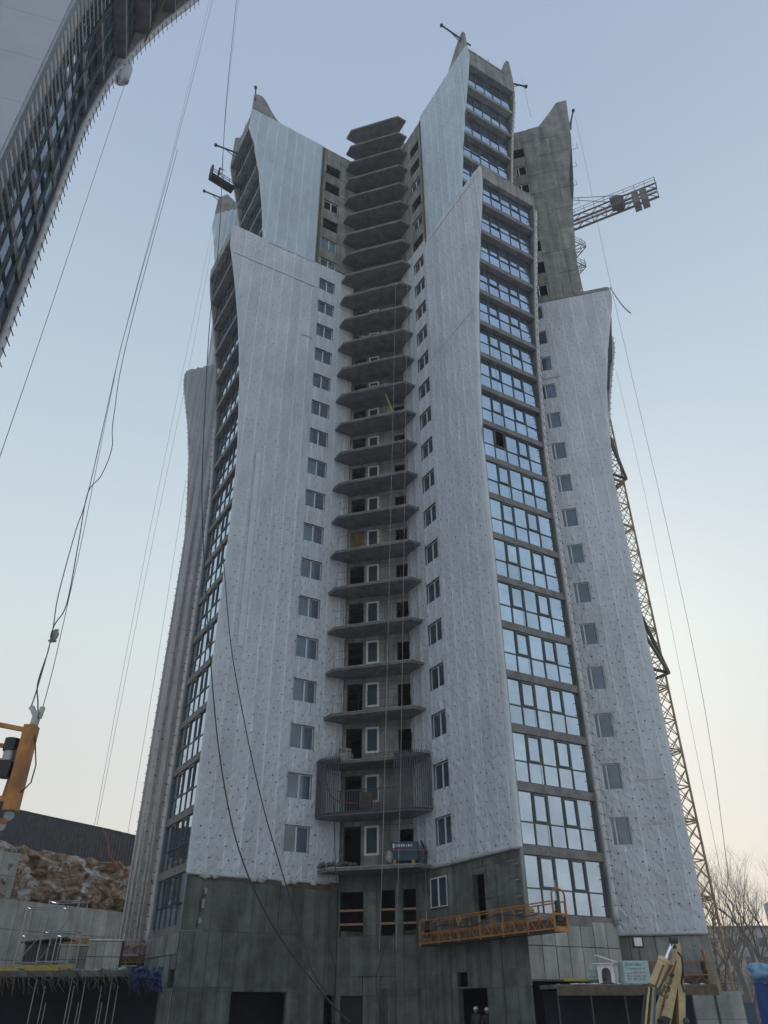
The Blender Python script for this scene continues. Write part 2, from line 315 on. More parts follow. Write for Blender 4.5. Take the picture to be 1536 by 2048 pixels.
def hump(x, p, w):                                  # ridge of width w every p
    f = (x/p) % 1.0; f = min(f, 1-f)*p
    return max(0, 1-f/w)
def wrap_disp(a, z, k=1.):
    ridge = hump(a+.05*noise.noise(Vector((a*.3, z*.25, 3))), .95, .07)*.045
    puck = noise.noise(Vector((a*1.9+z*.35, z*.9, 7)))*.035 + noise.noise(Vector((a*4.1, z*2.3-a*1.5, 1)))*.018
    st = (1 if z < 20 else max(0, 1-(z-20)/18))*k
    quilt = (abs(math.sin(math.pi*(a/.95+z/1.1)))+abs(math.sin(math.pi*(a/.95-z/1.1))))*.022*(.25+.75*st)
    return ridge + puck*k*.8 + quilt
def grid_sheet(name, face, cols, zs, holes, m, parent, disp=None, reveal=.3, kind=None, revmat=None, smooth=True, off=.0):
    """cols(z) -> [(a, d, amp)]; holes [(a0,a1,z0,z1)]"""
    V = []; UV = []; F = []
    nc = len(cols(zs[0]))
    for z in zs:
        for a, d, k in cols(z):
            dd = d+off+(disp(a, z)*k if (disp and k) else 0)
            V.append(face(a, dd, z)); UV.append((a+ (d if d < -.02 else 0), z))
    cc = [cols(z) for z in zs]
    for i in range(len(zs)-1):
        for j in range(nc-1):
            a = .25*(cc[i][j][0]+cc[i][j+1][0]+cc[i+1][j][0]+cc[i+1][j+1][0]); z = .5*(zs[i]+zs[i+1])
            if any(h[0] < a < h[1] and h[2] < z < h[3] for h in holes): continue
            q = i*nc+j; F.append((q, q+1, q+nc+1, q+nc))
    for h in holes:
        n = len(V); P = [(h[0], h[2]), (h[1], h[2]), (h[1], h[3]), (h[0], h[3])]
        for a, z in P: V.append(face(a, off, z)); UV.append((a, z))
        for a, z in P: V.append(face(a, off-reveal, z)); UV.append((a, z))
        F += [(n+i, n+(i+1) % 4, n+4+(i+1) % 4, n+4+i) for i in range(4)]
    me = bpy.data.meshes.new(name); me.from_pydata(V, [], F); me.materials.append(m)
    uvl = me.uv_layers.new(name='UVMap'); uvl.data.foreach_set('uv', [c for l in me.loops for c in UV[l.vertex_index]])
    if smooth: me.polygons.foreach_set('use_smooth', [True]*len(me.polygons))
    return link(name, me, parent, kind=kind)
def breaks(lo, hi, step, extra=()):
    s = sorted(set([round(lo, 3), round(hi, 3)]+[round(e, 3) for e in extra if lo < e < hi])); out = []
    for a, b in zip(s, s[1:]):
        n = max(1, round((b-a)/step)); out += [lerp(a, b, i/n) for i in range(n)]
    return out+[s[-1]]
def caps(name, face, alo, ahi, z0, z1, sa, sz, holes, m, parent, disp=None, off=.0, r=.04):
    mb = MB(); z = z0; row = 0
    while z < z1:
        lo, hi = (alo(z), ahi(z)); a = math.ceil(lo/sa)*sa + (sa/2 if row % 2 else 0)
        while a < hi:
            aa = a+random.uniform(-.06, .06); zz = z+random.uniform(-.12, .12); a += sa
            if aa < lo+.1 or random.random() < .10: continue
            if any(h[0]-.05 < aa < h[1]+.05 and h[2]-.05 < zz < h[3]+.05 for h in holes): continue
            d = off+(disp(aa, zz) if disp else 0)+.022; rr = r*random.choice((.8, 1, 1, 1.25))*(1.12 if zz < 32 else .95)
            n = len(mb.v)
            for k in range(5):
                t = k*2*math.pi/5; mb.v.append(face(aa+math.cos(t)*rr, d, zz+math.sin(t)*rr))
            mb.v.append(face(aa, d+.025, zz)); mb.f += [(n+k, n+(k+1) % 5, n+5) for k in range(5)]
        z += sz; row += 1
    return mb.obj(name, m, parent, kind='stuff')
def panels(face, A, Z, holes, m, parent, d=0., th=.06, gap=.045, name='concrete_panel', jit=.03):
    """formwork-cast panels, each proud of a recessed joint"""
    me = unit_box(m); rz = face.rz(); out = []
    for i in range(len(A)-1):
        for j in range(len(Z)-1):
            ca, cz = .5*(A[i]+A[i+1]), .5*(Z[j]+Z[j+1])
            if any(h[0] < ca < h[1] and h[2] < cz < h[3] for h in holes): continue
            dd = d+random.uniform(0, jit)
            # unit box x along t, y 0..1: outward or inward depending on frame handedness
            left = face.t.cross(face.n).z > 0            # local +y = n if left
            p = face(A[i]+gap/2, dd if not left else dd-th, Z[j]+gap/2)
            o = link(name, me, parent, p, rz); o.scale = (A[i+1]-A[i]-gap, th, Z[j+1]-Z[j]-gap); out.append(o)
    return out

# ------------------------------------------------------------------ the tower
FL0 = 8.17                                          # underside of the first balcony slab; storeys are 3 m
tower = thing('apartment_tower', 'unfinished star-shaped high-rise wrapped in pale membrane, with glazed ends and balconies', 'building', ORG, math.atan2(E1.y, E1.x))

def window_mesh(w, h, m, split=.5):
    mb = MB(); t = .06; dpt = .07
    mb.box(0, w, 0, dpt, 0, t).box(0, w, 0, dpt, h-t, h).box(0, t, 0, dpt, t, h-t).box(w-t, w, 0, dpt, t, h-t)
    if split:
        c = w*split; mb.box(c-.045, c+.045, -.012, dpt, t, h-t)
    return mb.mesh('window', m)
def pane_mesh(w, h, m): return MB().box(0, w, 0, .02, 0, h).mesh('pane', m)
GW, GH = 1.62, 1.5
ME_W = window_mesh(GW, GH, M['pvc']); ME_P = pane_mesh(GW/2-.1, GH-.12, M['glass_dim'])
ME_C = MB().box(.0, GW, -.17, .02, -.03, 0).mesh('sill', M['steel'])
def face_rz(face):                                  # local x -> t, local -y -> outward (left-handed frames are flipped)
    left = face.t.cross(face.n).z > 0
    return (face.rz()+math.pi, True) if left else (face.rz(), False)
def put_window(face, a0, a1, z, parent, me, pane, pw, npan=2, d=-.14, h=GH, dark_p=.0):
    rz, flip = face_rz(face); p = face(a1 if flip else a0, d, z)
    o = link('window', me, parent, p, rz)
    w = a1-a0; link('sill', ME_C, o, (0, 0, -.004))
    for i in range(npan):
        if random.random() < dark_p: continue
        q = link('pane', pane, o, (.055+i*(w/2-.01), .03, .06)); q.rotation_euler = (random.uniform(-.004, .004), 0, random.uniform(-.006, .006))
    return o

NF = 23
holesP = [(-6.93, -5.31, 9.18+3*i, 10.68+3*i) for i in range(NF)]
holesQ = [(-7.15, -5.65+.12, 9.2+3*i, 10.7+3*i) for i in range(NF)]
holesQ = [(-7.15, -5.53, a[2], a[3]) for a in holesQ]
holesR = [(13.55, 14.62, 9.15+3*i, 10.65+3*i) for i in range(NF)]
CH = 3.3
BAL0, BAL1 = -4.7, -5.05

def wing_wrap(face, sign, Lf, hol, z0, z1, inner, m, fold, name='membrane', top=None, step=.16, amp=1.):
    """sheet from outer profile sign*Lf(z) to the inner edge; sign=-1 when the wing runs towards negative a"""
    hs = [h for h in hol if h[3] < z1+.5 and h[2] > z0-.5]
    fa = [e for h in hs[:1] for e in (h[0], h[1])] or []
    pin = -6.95 if face is FP else (-7.17 if face is FQ else (14.7 if sign > 0 else -9.9))
    if sign < 0: fixed = breaks(min(pin, inner), max(pin, inner), step, fa)
    else: fixed = breaks(min(inner, pin), max(inner, pin), step, fa)
    nrel = max(4, round((Lf(z0)-abs(pin))/step))
    def cols(z):
        L = Lf(z); out = []
        if sign < 0:
            out = [(-L, -fold, 0), (-L-.03, -.06, 0)]+[(lerp(-L, pin, i/nrel), 0, 0 if i == 0 else 1) for i in range(nrel)]
            out += [(a, 0, 1) for a in fixed]
        else:
            out = [(a, 0, 1) for a in fixed]+[(lerp(pin, L, i/nrel), 0, 0 if i == nrel else 1) for i in range(1, nrel+1)]+[(L+.03, -.06, 0), (L, -fold, 0)]
        return out
    zs = breaks(z0, z1, .22, [e for h in hs for e in (h[2], h[3])])
    def dz(a, z):
        k = 1.
        for h in hs:
            if h[0]-.02 < a < h[1]+.02 and h[2]-.02 < z < h[3]+.02: return 0
        return wrap_disp(a, z, amp)
    return grid_sheet(name, face, cols, zs, hs, m, tower, dz, reveal=.28, off=.05)

# lower wraps
BRK = 60.5
o = wing_wrap(FP, -1, LP, holesP, 7.75, BRK, -CH-.03, M['wrap'], .34)
o = wing_wrap(FQ, -1, LQ, holesQ, 8.16, 60.3, -CH-.03, M['wrap'], .24)
caps('membrane_fixings', FP, lambda z: -LP(z), lambda z: -CH-.1, 7.95, 60.3, .5, .55, holesP, M['black'], tower, wrap_disp, .05, r=.033)
caps('membrane_fixings', FQ, lambda z: -LQ(z), lambda z: -CH-.1, 8.35, 60.1, .5, .55, holesQ, M['black'], tower, wrap_disp, .05, r=.033)
# upper wraps (outer part only), with the brown edge of the insulation
def upper_wrap(face, Lf, inner, z0, z1):
    n = 46
    def cols(z):
        L = Lf(z); return [(-L, -.3, 0), (-L-.03, -.06, 0)]+[(lerp(-L, inner, i/n), 0, 1 if i else 0) for i in range(n+1)]+[(inner+.01, -.12, 0)]
    return grid_sheet('membrane', face, cols, breaks(z0, z1, .3), [], M['wrap_up'], tower, lambda a, z: wrap_disp(a, z, .6), off=.05)
upper_wrap(FP, LP2, -7.5, BRK+.02, 79.5); upper_wrap(FQ, LQ2, -7.78, 60.32, 80.0)
caps('membrane_fixings', FP, lambda z: -LP2(z), lambda z: -7.6, 60.8, 79.3, .5, .5, [], M['black'], tower, wrap_disp, .05, r=.03)
caps('membrane_fixings', FQ, lambda z: -LQ2(z), lambda z: -7.9, 60.6, 79.8, .5, .5, [], M['black'], tower, wrap_disp, .05, r=.03)
for face, a in ((FP, -7.5), (FQ, -7.78)):
    mb = MB(); z = 59.3 if face is FQ else 60.3
    while z < 79.4:
        z2 = min(z+1.2, 79.45); e = random.uniform(-.03, .03)
        mb.add([face(a+.02, -.02, z), face(a+.27+e, -.02, z), face(a+.27+e, .055, z), face(a+.02, .055, z), face(a+.02, -.02, z2-.02), face(a+.27+e, -.02, z2-.02), face(a+.27+e, .055, z2-.02), face(a+.02, .055, z2-.02)],
               [(0, 1, 2, 3), (4, 7, 6, 5), (0, 4, 5, 1), (1, 5, 6, 2), (2, 6, 7, 3), (3, 7, 4, 0)]); z = z2
    mb.obj('insulation_edge', M['wool'], tower)
# side wings R and S
hR = holesR[:15]
wing_wrap(FR_, 1, LR, hR, 4.78, 53.0, 9.6, M['wrap'], .3)
caps('membrane_fixings', FR_, lambda z: 9.8, lambda z: LR(z)-.1, 5, 52.8, .5, .55, hR, M['black'], tower, wrap_disp, .05, r=.033)
def wing_wrap_S(Lf, z0, z1, m):
    n = 56
    def cols(z):
        L = Lf(z); return [(-L, -.3, 0), (-L-.03, -.06, 0)]+[(lerp(-L, -9.0, i/n), 0, 1 if i else 0) for i in range(n+1)]
    return grid_sheet('membrane', FR_, cols, breaks(z0, z1, .3), [], m, tower, lambda a, z: wrap_disp(a, z, .3)+hump(a, .72, .26)*.16, off=.05)
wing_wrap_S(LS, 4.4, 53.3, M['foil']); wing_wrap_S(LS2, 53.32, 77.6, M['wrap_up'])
caps('membrane_fixings', FR_, lambda z: -LS(z), lambda z: -9.2, 3.5, 53, .55, .6, [], M['black'], tower, wrap_disp, .13)

# concrete backing, fins, spires -----------------------------------------
def fin(name, face_pt, Lf, zlist, inner, m, top_poly=None, sgn=-1, th=.22):
    """solid slab following the profile; face_pt(a, h, z) maps thickness h"""
    out = [(sgn*Lf(z), z) for z in zlist]
    poly = [(sgn*inner, zlist[0])]+out+(top_poly or [])+[(sgn*inner, zlist[-1] if not top_poly else top_poly[-1][1])]
    mb = MB(); n = len(poly)
    V = [face_pt(a, 0, z) for a, z in poly]+[face_pt(a, th, z) for a, z in poly]
    mb.add(V, [tuple(range(n)), tuple(range(2*n-1, n-1, -1))]+[(i, n+i, n+(i+1) % n, (i+1) % n) for i in range(n)])
    return mb.obj(name, m, tower)
zl = [z for z in range(5, 60, 2)]+[60.38]
zl2 = [z for z in range(61, 79, 2)]
spP = [(-15.62, 79.6), (-15.66, 82.35), (-15.2, 82.7), (-14.76, 82.72), (-14.4, 82.3), (-14.13, 81.86), (-13.48, 80.7), (-12.9, 79.95), (-12.38, 79.5)]
spQ = [(-15.95, 79.9), (-15.9, 81), (-15.84, 83.0), (-15.7, 83.35), (-15.3, 83.35), (-14.9, 82.95), (-14.27, 82.2), (-13.6, 81.2), (-13.06, 80.4), (-12.5, 79.9), (-11.64, 79.7)]
WW = 5.75
for (pt, L1, L2, sp) in (
    (lambda a, h, z: (a, .02+h, z), LP, LP2, spP), (lambda a, h, z: (a, WW-h, z), LP, LP2, spP),
    (lambda a, h, z: (.02+h, a, z), LQ, LQ2, spQ), (lambda a, h, z: (WW-h, a, z), LQ, LQ2, spQ)):
    fin('fin_wall', pt, L1, zl, 11.2, M['conc']); fin('fin_wall', pt, L2, zl2, 11.2, M['conc'], sp)
def RS(a, h, z): return FR_(a, -.02-h, z)
def RSb(a, h, z): return FR_(a, -5.75+h, z)
zr = [z for z in range(3, 53, 2)]+[53.35]; zr2 = [z for z in range(54, 78, 2)]
spR = [(20.5, 78.6), (20.72, 82.95), (19.65, 82.95), (18.6, 81.2), (17.39, 79.4)]
spS = [(-19.48, 77), (-19.38, 80.9), (-18.3, 81.1), (-17.6, 80), (-16.95, 78.95), (-16, 78.9)]
for pt in (RS, RSb):
    fin('fin_wall', pt, LR, zr, 16.2, M['conc'], None, 1); fin('fin_wall', pt, LR2, zr2, 16.2, M['conc'], spR, 1)
    fin('fin_wall', pt, LS, zr, 15, M['conc']); fin('fin_wall', pt, LS2, zr2, 15, M['conc'], spS)

# bare concrete: walls behind, as sheets with the openings
def wall_sheet(face, a0, a1, z0, z1, hol, m, off=-.03, reveal=.3, name='wall'):
    A = breaks(a0, a1, 3., [e for h in hol for e in h[:2]]); Z = breaks(z0, z1, 6., [e for h in hol for e in h[2:]])
    return grid_sheet(name, face, lambda z: [(a, 0, 0) for a in A], Z, hol, m, tower, None, reveal, smooth=False, off=off)
wall_sheet(FP, -12.3, -CH, 0, 79.55, holesP+[(-9.29, -6.18, 0, 2.34), (-3.95, -3.35, .1, 2.2)], M['conc_dark'])
wall_sheet(FQ, -12.6, -CH, 0, 79.55, holesQ+[(-9.35, -6.93, 0, 2.4), (-7.8, -6.75, 2.48, 3.1), (-6.4, -4.68, 6.16, 7.66), (-9.72, -8.75, 5.2, 7.35)], M['conc_dark'])
hRu = holesR[:15]+[(14.3, 15.45, 53.9+2.97*j, 55.35+2.97*j) for j in range(8)]
wall_sheet(FR_, 6., 17.4, 0, 79.3, hRu, M['conc_dark'])
wall_sheet(FR_, -16.3, -6, 0, 78.9, [], M['conc_dark'])
# panels on the bare parts
hb = [h for h in holesP if h[2] > 59]; hq = [h for h in holesQ if h[2] > 59]
Zu = [60.6]+[62.2+3*i for i in range(6)]+[79.5]
panels(FP, [-7.22, -6.93, -5.31, -4.3, -3.32], breaks(60.75, 79.5, 1.5, [e for h in hb for e in h[2:]]), hb, M['conc'], tower)
panels(FQ, [-7.5, -7.15, -5.53, -4.4, -3.32], breaks(60.35, 79.5, 1.5, [e for h in hq for e in h[2:]]), hq, M['conc'], tower)
hr2 = [h for h in hRu if h[2] > 52]
panels(FR_, [9.2, 10.5, 11.8, 13.02, 14.64, 15.9, 17.15, 18.25], [53.5, 56.5, 59.5, 62.5, 65.5, 68.5, 71.5, 74.5, 79.25], [], M['conc'], tower) if False else None
ZR3 = [53.42, 56.4, 59.35, 62.3, 65.3, 68.3, 71.2, 74.2, 77, 79.2]
panels(FR_, [10.6, 11.8, 13.0, 14.3], ZR3, [], M['conc'], tower)
panels(FR_, [14.3, 15.45], sorted(set([53.42, 79.2]+[round(e, 3) for h in hr2 for e in h[2:]])), hr2, M['conc'], tower)
panels(FR_, [15.45, 16.6, 17.4, 18.12], ZR3, [], M['conc'], tower)
for j in range(3, 9): panels(FR_, [18.16, max(18.3, LR2(ZR3[j])-.05)], ZR3[j:j+2], [], M['conc'], tower)
panels(FR_, [10.3, 13, 15.5, 17.5, 20.35], [53.02, 53.42], [], M['conc'], tower, d=.06)
# base storeys: three lifts of tall panels
hPb = [(-9.29, -6.18, 0, 2.34), (-3.95, -3.35, .1, 2.2)]
panels(FP, breaks(-12.38, -CH, .76, (-9.29, -6.18)), [0, 2.34, 2.52, 5.02, 7.7], hPb, M['conc_dark'], tower, d=-.02)
hQb = [(-9.35, -6.93, 0, 2.4), (-7.75, -6.9, 2.46, 3.1), (-6.4, -4.68, 6.16, 7.66), (-9.72, -8.75, 5.2, 7.35)]
panels(FQ, breaks(-12.7, -CH, .95, (-9.72, -8.75, -6.4, -4.68, -6.93)), [0, 2.4, 3.1, 5.0, 6.16, 7.66, 8.1], hQb, M['conc_dark'], tower, d=-.02)
FQe = Face((0, -12.72), (1, 0), (0, -1)); FPe = Face((-12.42, 0), (0, 1), (-1, 0))
panels(FQe, breaks(0, WW, .82), [2.65, 4.0, 5.1], [], M['conc_light'], tower, d=0.)
wall_sheet(FQe, 0, WW, 2.6, 5.15, [], M['conc_dark'])
panels(FPe, breaks(0, WW, .9), [0, 2.5, 3.95, 4.95], [(0.1, .95, 2.5, 3.3)], M['conc'], tower, d=0.)
wall_sheet(FPe, 0, WW, 0, 4.95, [(0.1, .95, 2.5, 3.3)], M['conc_dark'])
panels(FR_, breaks(9.7, 17.5, 1.3), [0, 2.35, 4.72], [], M['conc'], tower, d=-.02)
# dark strip under the left membrane hem
MB().add([FP(-12.38, .04, 7.55), FP(-3.8, .04, 7.35), FP(-3.8, .04, 7.8), FP(-12.38, .04, 7.8), FP(-12.38, -.03, 7.55), FP(-3.8, -.03, 7.35), FP(-3.8, -.03, 7.8), FP(-12.38, -.03, 7.8)],
         [(0, 1, 2, 3), (0, 4, 5, 1), (3, 2, 6, 7)]).obj('hem_board', M['wool'], tower)
# rolled hem under the right membranes
def roll(name, pts, r, m, wob=.25, n=8):
    P = []; 
    for a, b in zip(pts, pts[1:]):
        a = Vector(a); b = Vector(b); k = max(2, int((b-a).length/.35))
        P += [a.lerp(b, i/k) for i in range(k)]
    P.append(Vector(pts[-1])); rs = [r*(1+wob*noise.noise(p*2.3)) for p in P]
    return MB().tube(P, rs, n).obj(name, m, tower, smooth=True)
M['void'] = mat('painted_shade_navy', (.008, .012, .026), .8, noise_amt=.3, noise_scale=1)  # near-black: shade under terrace and canopy put into the colour
M['rollm'] = mat('white_membrane_roll', (.52, .54, .58), .5, metal=.1, noise_amt=.2, noise_scale=1.5, bump=.05, bump_scale=6)
roll('membrane_hem', [FQ(-12.75, .08, 8.2), FQ(-CH-1.9, .08, 8.2)], .13, M['rollm'])
roll('membrane_hem', [FR_(10, .08, 4.82), FR_(17.5, .08, 4.82)], .1, M['rollm'])
roll('membrane_hem', [FP(-12.4, .06, 7.72), FP(-3.9, .06, 7.7)], .09, M['rollm'], .7)
def edge_roll(pt, Lf, z0, z1, r=.15):
    P = []; z = z0
    while z < z1: P.append(pt(Lf(z), z)); z += .6
    P.append(pt(Lf(z1), z1))
    o = MB().tube(P, [r*(1+.22*noise.noise(Vector(p)*1.7)) for p in P], 8).obj('membrane_edge_roll', M['rollm'], tower, smooth=True)
    mb = MB(); z = z0+.2
    while z < z1-.1:
        p = Vector(pt(Lf(z), z)); 
        for sd in (-1, 1):
            c = Vector((p.x, p.y, z)); out = Vector((p.x, p.y, 0)).normalized(); side = Vector((-out.y, out.x, 0))
            mb.beam(c+out*r*.7+side*sd*r*.5, c+out*r*1.25+side*sd*r*1.5, .035)
        z += .62+random.uniform(-.06, .06)
    mb.obj('edge_clips', M['black'], tower, kind='stuff'); return o
edge_roll(lambda L, z: (WW-.08, -L-.06, z), LQ, 5.0, 58.3, .15)
edge_roll(lambda L, z: (-L-.04, WW-.05, z), LP, 4.6, 42, .15)
edge_roll(lambda L, z: FR_(L+.05, -5.6, z), LR, 4.6, 53, .15)
edge_roll(lambda L, z: FR_(-L-.03, .0, z), LS, 3.2, 53, .08)
edge_roll(lambda L, z: (WW-.08, -L-.04, z), LQ2, 61, 76, .10)

# rooms: floor slabs and a dark core
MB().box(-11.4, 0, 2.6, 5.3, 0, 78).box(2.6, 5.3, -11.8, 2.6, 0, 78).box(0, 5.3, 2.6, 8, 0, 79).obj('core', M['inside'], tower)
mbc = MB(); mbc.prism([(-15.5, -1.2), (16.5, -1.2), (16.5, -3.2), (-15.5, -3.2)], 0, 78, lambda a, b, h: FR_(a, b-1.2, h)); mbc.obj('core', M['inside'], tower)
for k in range(-2, 24):
    z0 = FL0+3*k-(.29 if k != -2 else 0)+.0; z1 = z0+.43; top = k >= 18; 
    for face, La, Lb in ((FP, LP, LP2), (FQ, LQ, LQ2)):
        Lf = Lb if k >= 18 else La
        if k == -2: continue
        if k == 17: z0_, z1_ = 58.9, 60.45
        elif k == 23: z0_, z1_ = 76.9, 79.45
        else: z0_, z1_ = z0, z1
        L = Lf(z1_ if k not in (17, 23) else z1_)-.03
        if face is FP: mb = MB().box(-L, -.3, .245, WW-.225, z0_, z1_)
        else: mb = MB().box(.245, WW-.225, -L, -.3, z0_, z1_)
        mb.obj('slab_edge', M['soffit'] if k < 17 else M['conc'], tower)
    if k == 17 or k == 23: continue
for k in range(-1, 24):
    z0 = FL0+3*k-.29
    for sg, La, Lb, br in ((1, LR, LR2, 15), (-1, LS, LS2, 15)):
        L = (Lb if k > br else La)(z0+.4)-.03
        h = .43 if k != br else .4
        mb = MB(); mb.prism([(sg*8, -.25), (sg*L, -.25), (sg*L, -5.5), (sg*8, -5.5)], z0, z0+h, lambda a, b, hh: FR_(a, b, hh)); mb.obj('slab_edge', M['soffit'], tower)
# lower-tier roofs over the part that steps back, and the top roof
MB().box(-15.6, -12.3, .245, WW-.225, 60.0, 60.44).obj('roof_slab', M['conc'], tower)

# glazed wing ends ---------------------------------------------------------
GWID = 5.06; GHT = 2.57; X = [0, .957, 1.982, 2.997, 4.0, GWID]; TR = 1.08
def glazing_frame():
    mb = MB(); t = .05
    mb.box(0, GWID, 0, .12, 0, t).box(0, GWID, 0, .12, GHT-t, GHT); mb.box(0, GWID, -.015, .10, TR-.03, TR+.03)
    for i, x in enumerate(X): 
        ww = .045 if i in (0, 5) else .032; x0 = max(0, x-ww); x1 = min(GWID, x+ww); mb.box(x0, x1, -.02, .12, t, GHT-t)
    for i in (1, 3):
        a, b = X[i]+.034, X[i+1]-.034; z0, z1 = TR+.032, GHT-t-.002; f = .08
        mb.box(a, b, -.05, .06, z0, z0+f).box(a, b, -.05, .06, z1-f, z1).box(a, a+f, -.05, .06, z0+f, z1-f).box(b-f, b, -.05, .06, z0+f, z1-f)
    return mb.mesh('storey_glazing', M['frame'])
ME_G = glazing_frame()
fl_ = MB(); fl_.box(0, GWID, .0, .06, 0, .05).box(0, GWID, .0, .06, GHT-.05, GHT).box(0, GWID, .01, .06, TR-.03, TR+.03)
for x in X: fl_.box(max(0, x-.04), min(GWID, x+.04), .005, .06, .05, GHT-.05)
ME_GF = fl_.mesh('storey_glazing', M['frame'])
PM = {}
def gl_pane(w, h):
    k = (round(w, 3), round(h, 3))
    if k not in PM: PM[k] = pane_mesh(w, h, M['glass'])
    return PM[k]
def storey(parent, loc, rz, as_stuff=False, skip=(), me=None):
    o = link('storey_glazing', me or ME_G, parent, loc, rz); mb = MB()
    for i in range(5):
        for r in (0, 1):
            if (i, r) in skip: continue
            a, b = X[i]+.034, X[i+1]-.034
            z0, z1 = (.052, TR-.032) if r == 0 else (TR+.032, GHT-.052)
            if r == 1 and i in (1, 3): a += .08; b -= .08; z0 += .08; z1 -= .08
            if as_stuff: mb.box(a, b, .03, .05, z0, z1)
            else:
                q = link('pane', gl_pane(b-a, z1-z0), o, (a, .03, z0)); q.rotation_euler = (random.gauss(0, .006), 0, random.gauss(0, .006))
    if as_stuff: mb.obj('pane', M['glass'], o, kind='stuff')
    return o
for k in range(-1, 23):
    zf = 8.31+3*k
    up = k >= 17; L = (LQ2 if up else LQ)(zf+.3)-.10
    storey(tower, (.215+.03, -L, zf), 0, skip=((1, 1),) if k == 8 else ())
    L = (LP2 if up else LP)(zf+.3)-.12
    storey(tower, (-L, 5.48, zf), -math.pi/2, as_stuff=(k > 5))
    for sg, La, Lb in ((1, LR, LR2), (-1, LS, LS2)):
        L = (Lb if k > 14 else La)(zf+.3)-.15
        mb = MB(); mb.prism([(sg*L, -.3), (sg*(L-.06), -.3), (sg*(L-.06), -5.45), (sg*L, -5.45)], zf, zf+2.56, lambda a, b, h: FR_(a, b, h)); mb.obj('end_glazing', M['glass'], tower)

# windows of the flanks ------------------------------------------------------
for i in range(NF):
    z = 9.18+3*i
    bare = i in (19, 21, 22)
    if not bare: put_window(FP, -6.93, -5.31, z, tower, ME_W, ME_P, .7, d=-.12, dark_p=.0 if i < 19 else 1)
    if i not in (17, 19, 21, 22): put_window(FQ, -7.15, -5.53, z+.02, tower, ME_W, ME_P, .7, d=-.12)
ME_WR = window_mesh(1.07, GH, M['pvc'], .27); ME_PR = pane_mesh(.62, GH-.12, M['glass_dim']); ME_PR2 = pane_mesh(.19, GH-.12, M['glass_dim'])
def side_window(a0, z, dark=False):
    rz, flip = face_rz(FR_); o = link('window', ME_WR, tower, FR_(a0, -.05, z), rz)
    if not dark: link('pane', ME_PR, o, (.36, .03, .06)); link('pane', ME_PR2, o, (.06, .03, .06))
    link('sill', ME_SR, o, (0, 0, -.005))
ME_SR = MB().box(-.03, 1.1, -.10, .02, -.03, 0).mesh('sill', M['steel'])
for i in range(15): side_window(13.55, 9.15+3*i)
for j in (0, 5, 6): side_window(14.34, 53.9+2.97*j-.02, True)
put_window(FQ, -6.4+.05, -4.68-.05, 6.16, tower, ME_W, ME_P, .7, d=-.02)

# chamfer wall with balcony doors --------------------------------------------
hc = [(-1.08, .43, 2.55, 3.05), (-.78-1.28, -.78, 0, 2.16)]
hc += [(-2.2, -.8, 5.0, 7.27), (.25, 1.07, 5.0, 7.3), (1.56, 2.3, 5.0, 7.32)]
for k in range(0, 24):
    zf = FL0+.25+3*k
    hc += [(-2.07, -1.0, zf+.01, zf+2.4), (-.78, .14, zf+.75, zf+2.42)]
    hc += [(1.42, 2.3, zf+.45, zf+2.1)] if k > 1 else ([(1.42, 2.2, zf+1.0, zf+2.1)] if k == 0 else [])
wall_sheet(FC, -2.33, 2.33, 0, 83, hc, M['conc_dark'], off=-.04, reveal=.25)
panels(FC, [-2.33, -2.07, -1.0, -.78, .14, .8, 1.42, 2.3], sorted(set([8.42]+[round(e, 3) for h in hc if 8 < h[2] < 42 for e in h[2:]])), [h for h in hc], M['conc'], tower, d=-.04, gap=.03, jit=.02)
panels(FC, [-2.33, -1.55, -.78, 0, .25, 1.07, 1.56, 2.33], [0, 2.16, 3.05, 5.0, 7.3, 8.1], [(-2.2, -.8, 5.0, 7.27), (.25, 1.07, 5.0, 7.3), (1.56, 2.3, 5.0, 7.32), (-2.06, -.78, 0, 2.16)], M['conc_dark'], tower, d=-.02)
ME_BW = window_mesh(.92, 1.67, M['pvc'], 0)
b2 = MB(); b2.box(.06, .13, -.02, .06, .06, 1.61).box(.79, .86, -.02, .06, .06, 1.61).box(.13, .79, -.02, .06, .06, .13).box(.13, .79, -.02, .06, 1.54, 1.61)
ME_BS = b2.mesh('sash', M['pvc']); ME_BP = pane_mesh(.66, 1.41, M['glass_dim'])
for k in range(0, 20):
    zf = FL0+.25+3*k
    o = link('balcony_window', ME_BW, tower, FC(-.78, -.04, zf+.75), FC.rz()); link('sash', ME_BS, o); link('pane', ME_BP, o, (.13, .03, .13))
# boards across the three wide openings under the balconies
for s0, s1 in ((-2.2, -.8), (.25, 1.07), (1.56, 2.3)):
    for z in (5.55, 6.25): MB().box(s0, s1, -.05, .0, z, z+.11).obj('guard_board', M['wood'], tower, FC(0, 0, 0), FC.rz()).location = FC(0, -.06, 0)
MB().box(-2.07, -1.0, 0, .02, 0, 2.38).obj('plywood_board', M['osb'], tower, FC(0, -.1, FL0+.26+21), FC.rz())
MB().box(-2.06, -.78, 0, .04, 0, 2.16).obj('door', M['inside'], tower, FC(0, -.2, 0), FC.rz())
# ribbed conduit box under the second lift and downpipes
mb = MB()
for i in range(4): 
    a = -1.0+.36*i; mb.box(a, a+.3, -.02, .05, 2.57, 2.62); 
    for j in range(5): mb.box(a+.02+j*.055, a+.045+j*.055, 0, .05, 2.64, 2.98-.04*((i+j) % 3))
mb.obj('rebar_ends', M['white'], tower, FC(0, -.18, 0), FC.rz())
mb = MB()
for i, a in enumerate((.18, .28, .36, .46, .58)): mb.tube([FC(a, .06, 0), FC(a, .06, 2.5)], .03, 6)
mb.obj('riser_pipes', M['rail'], tower)

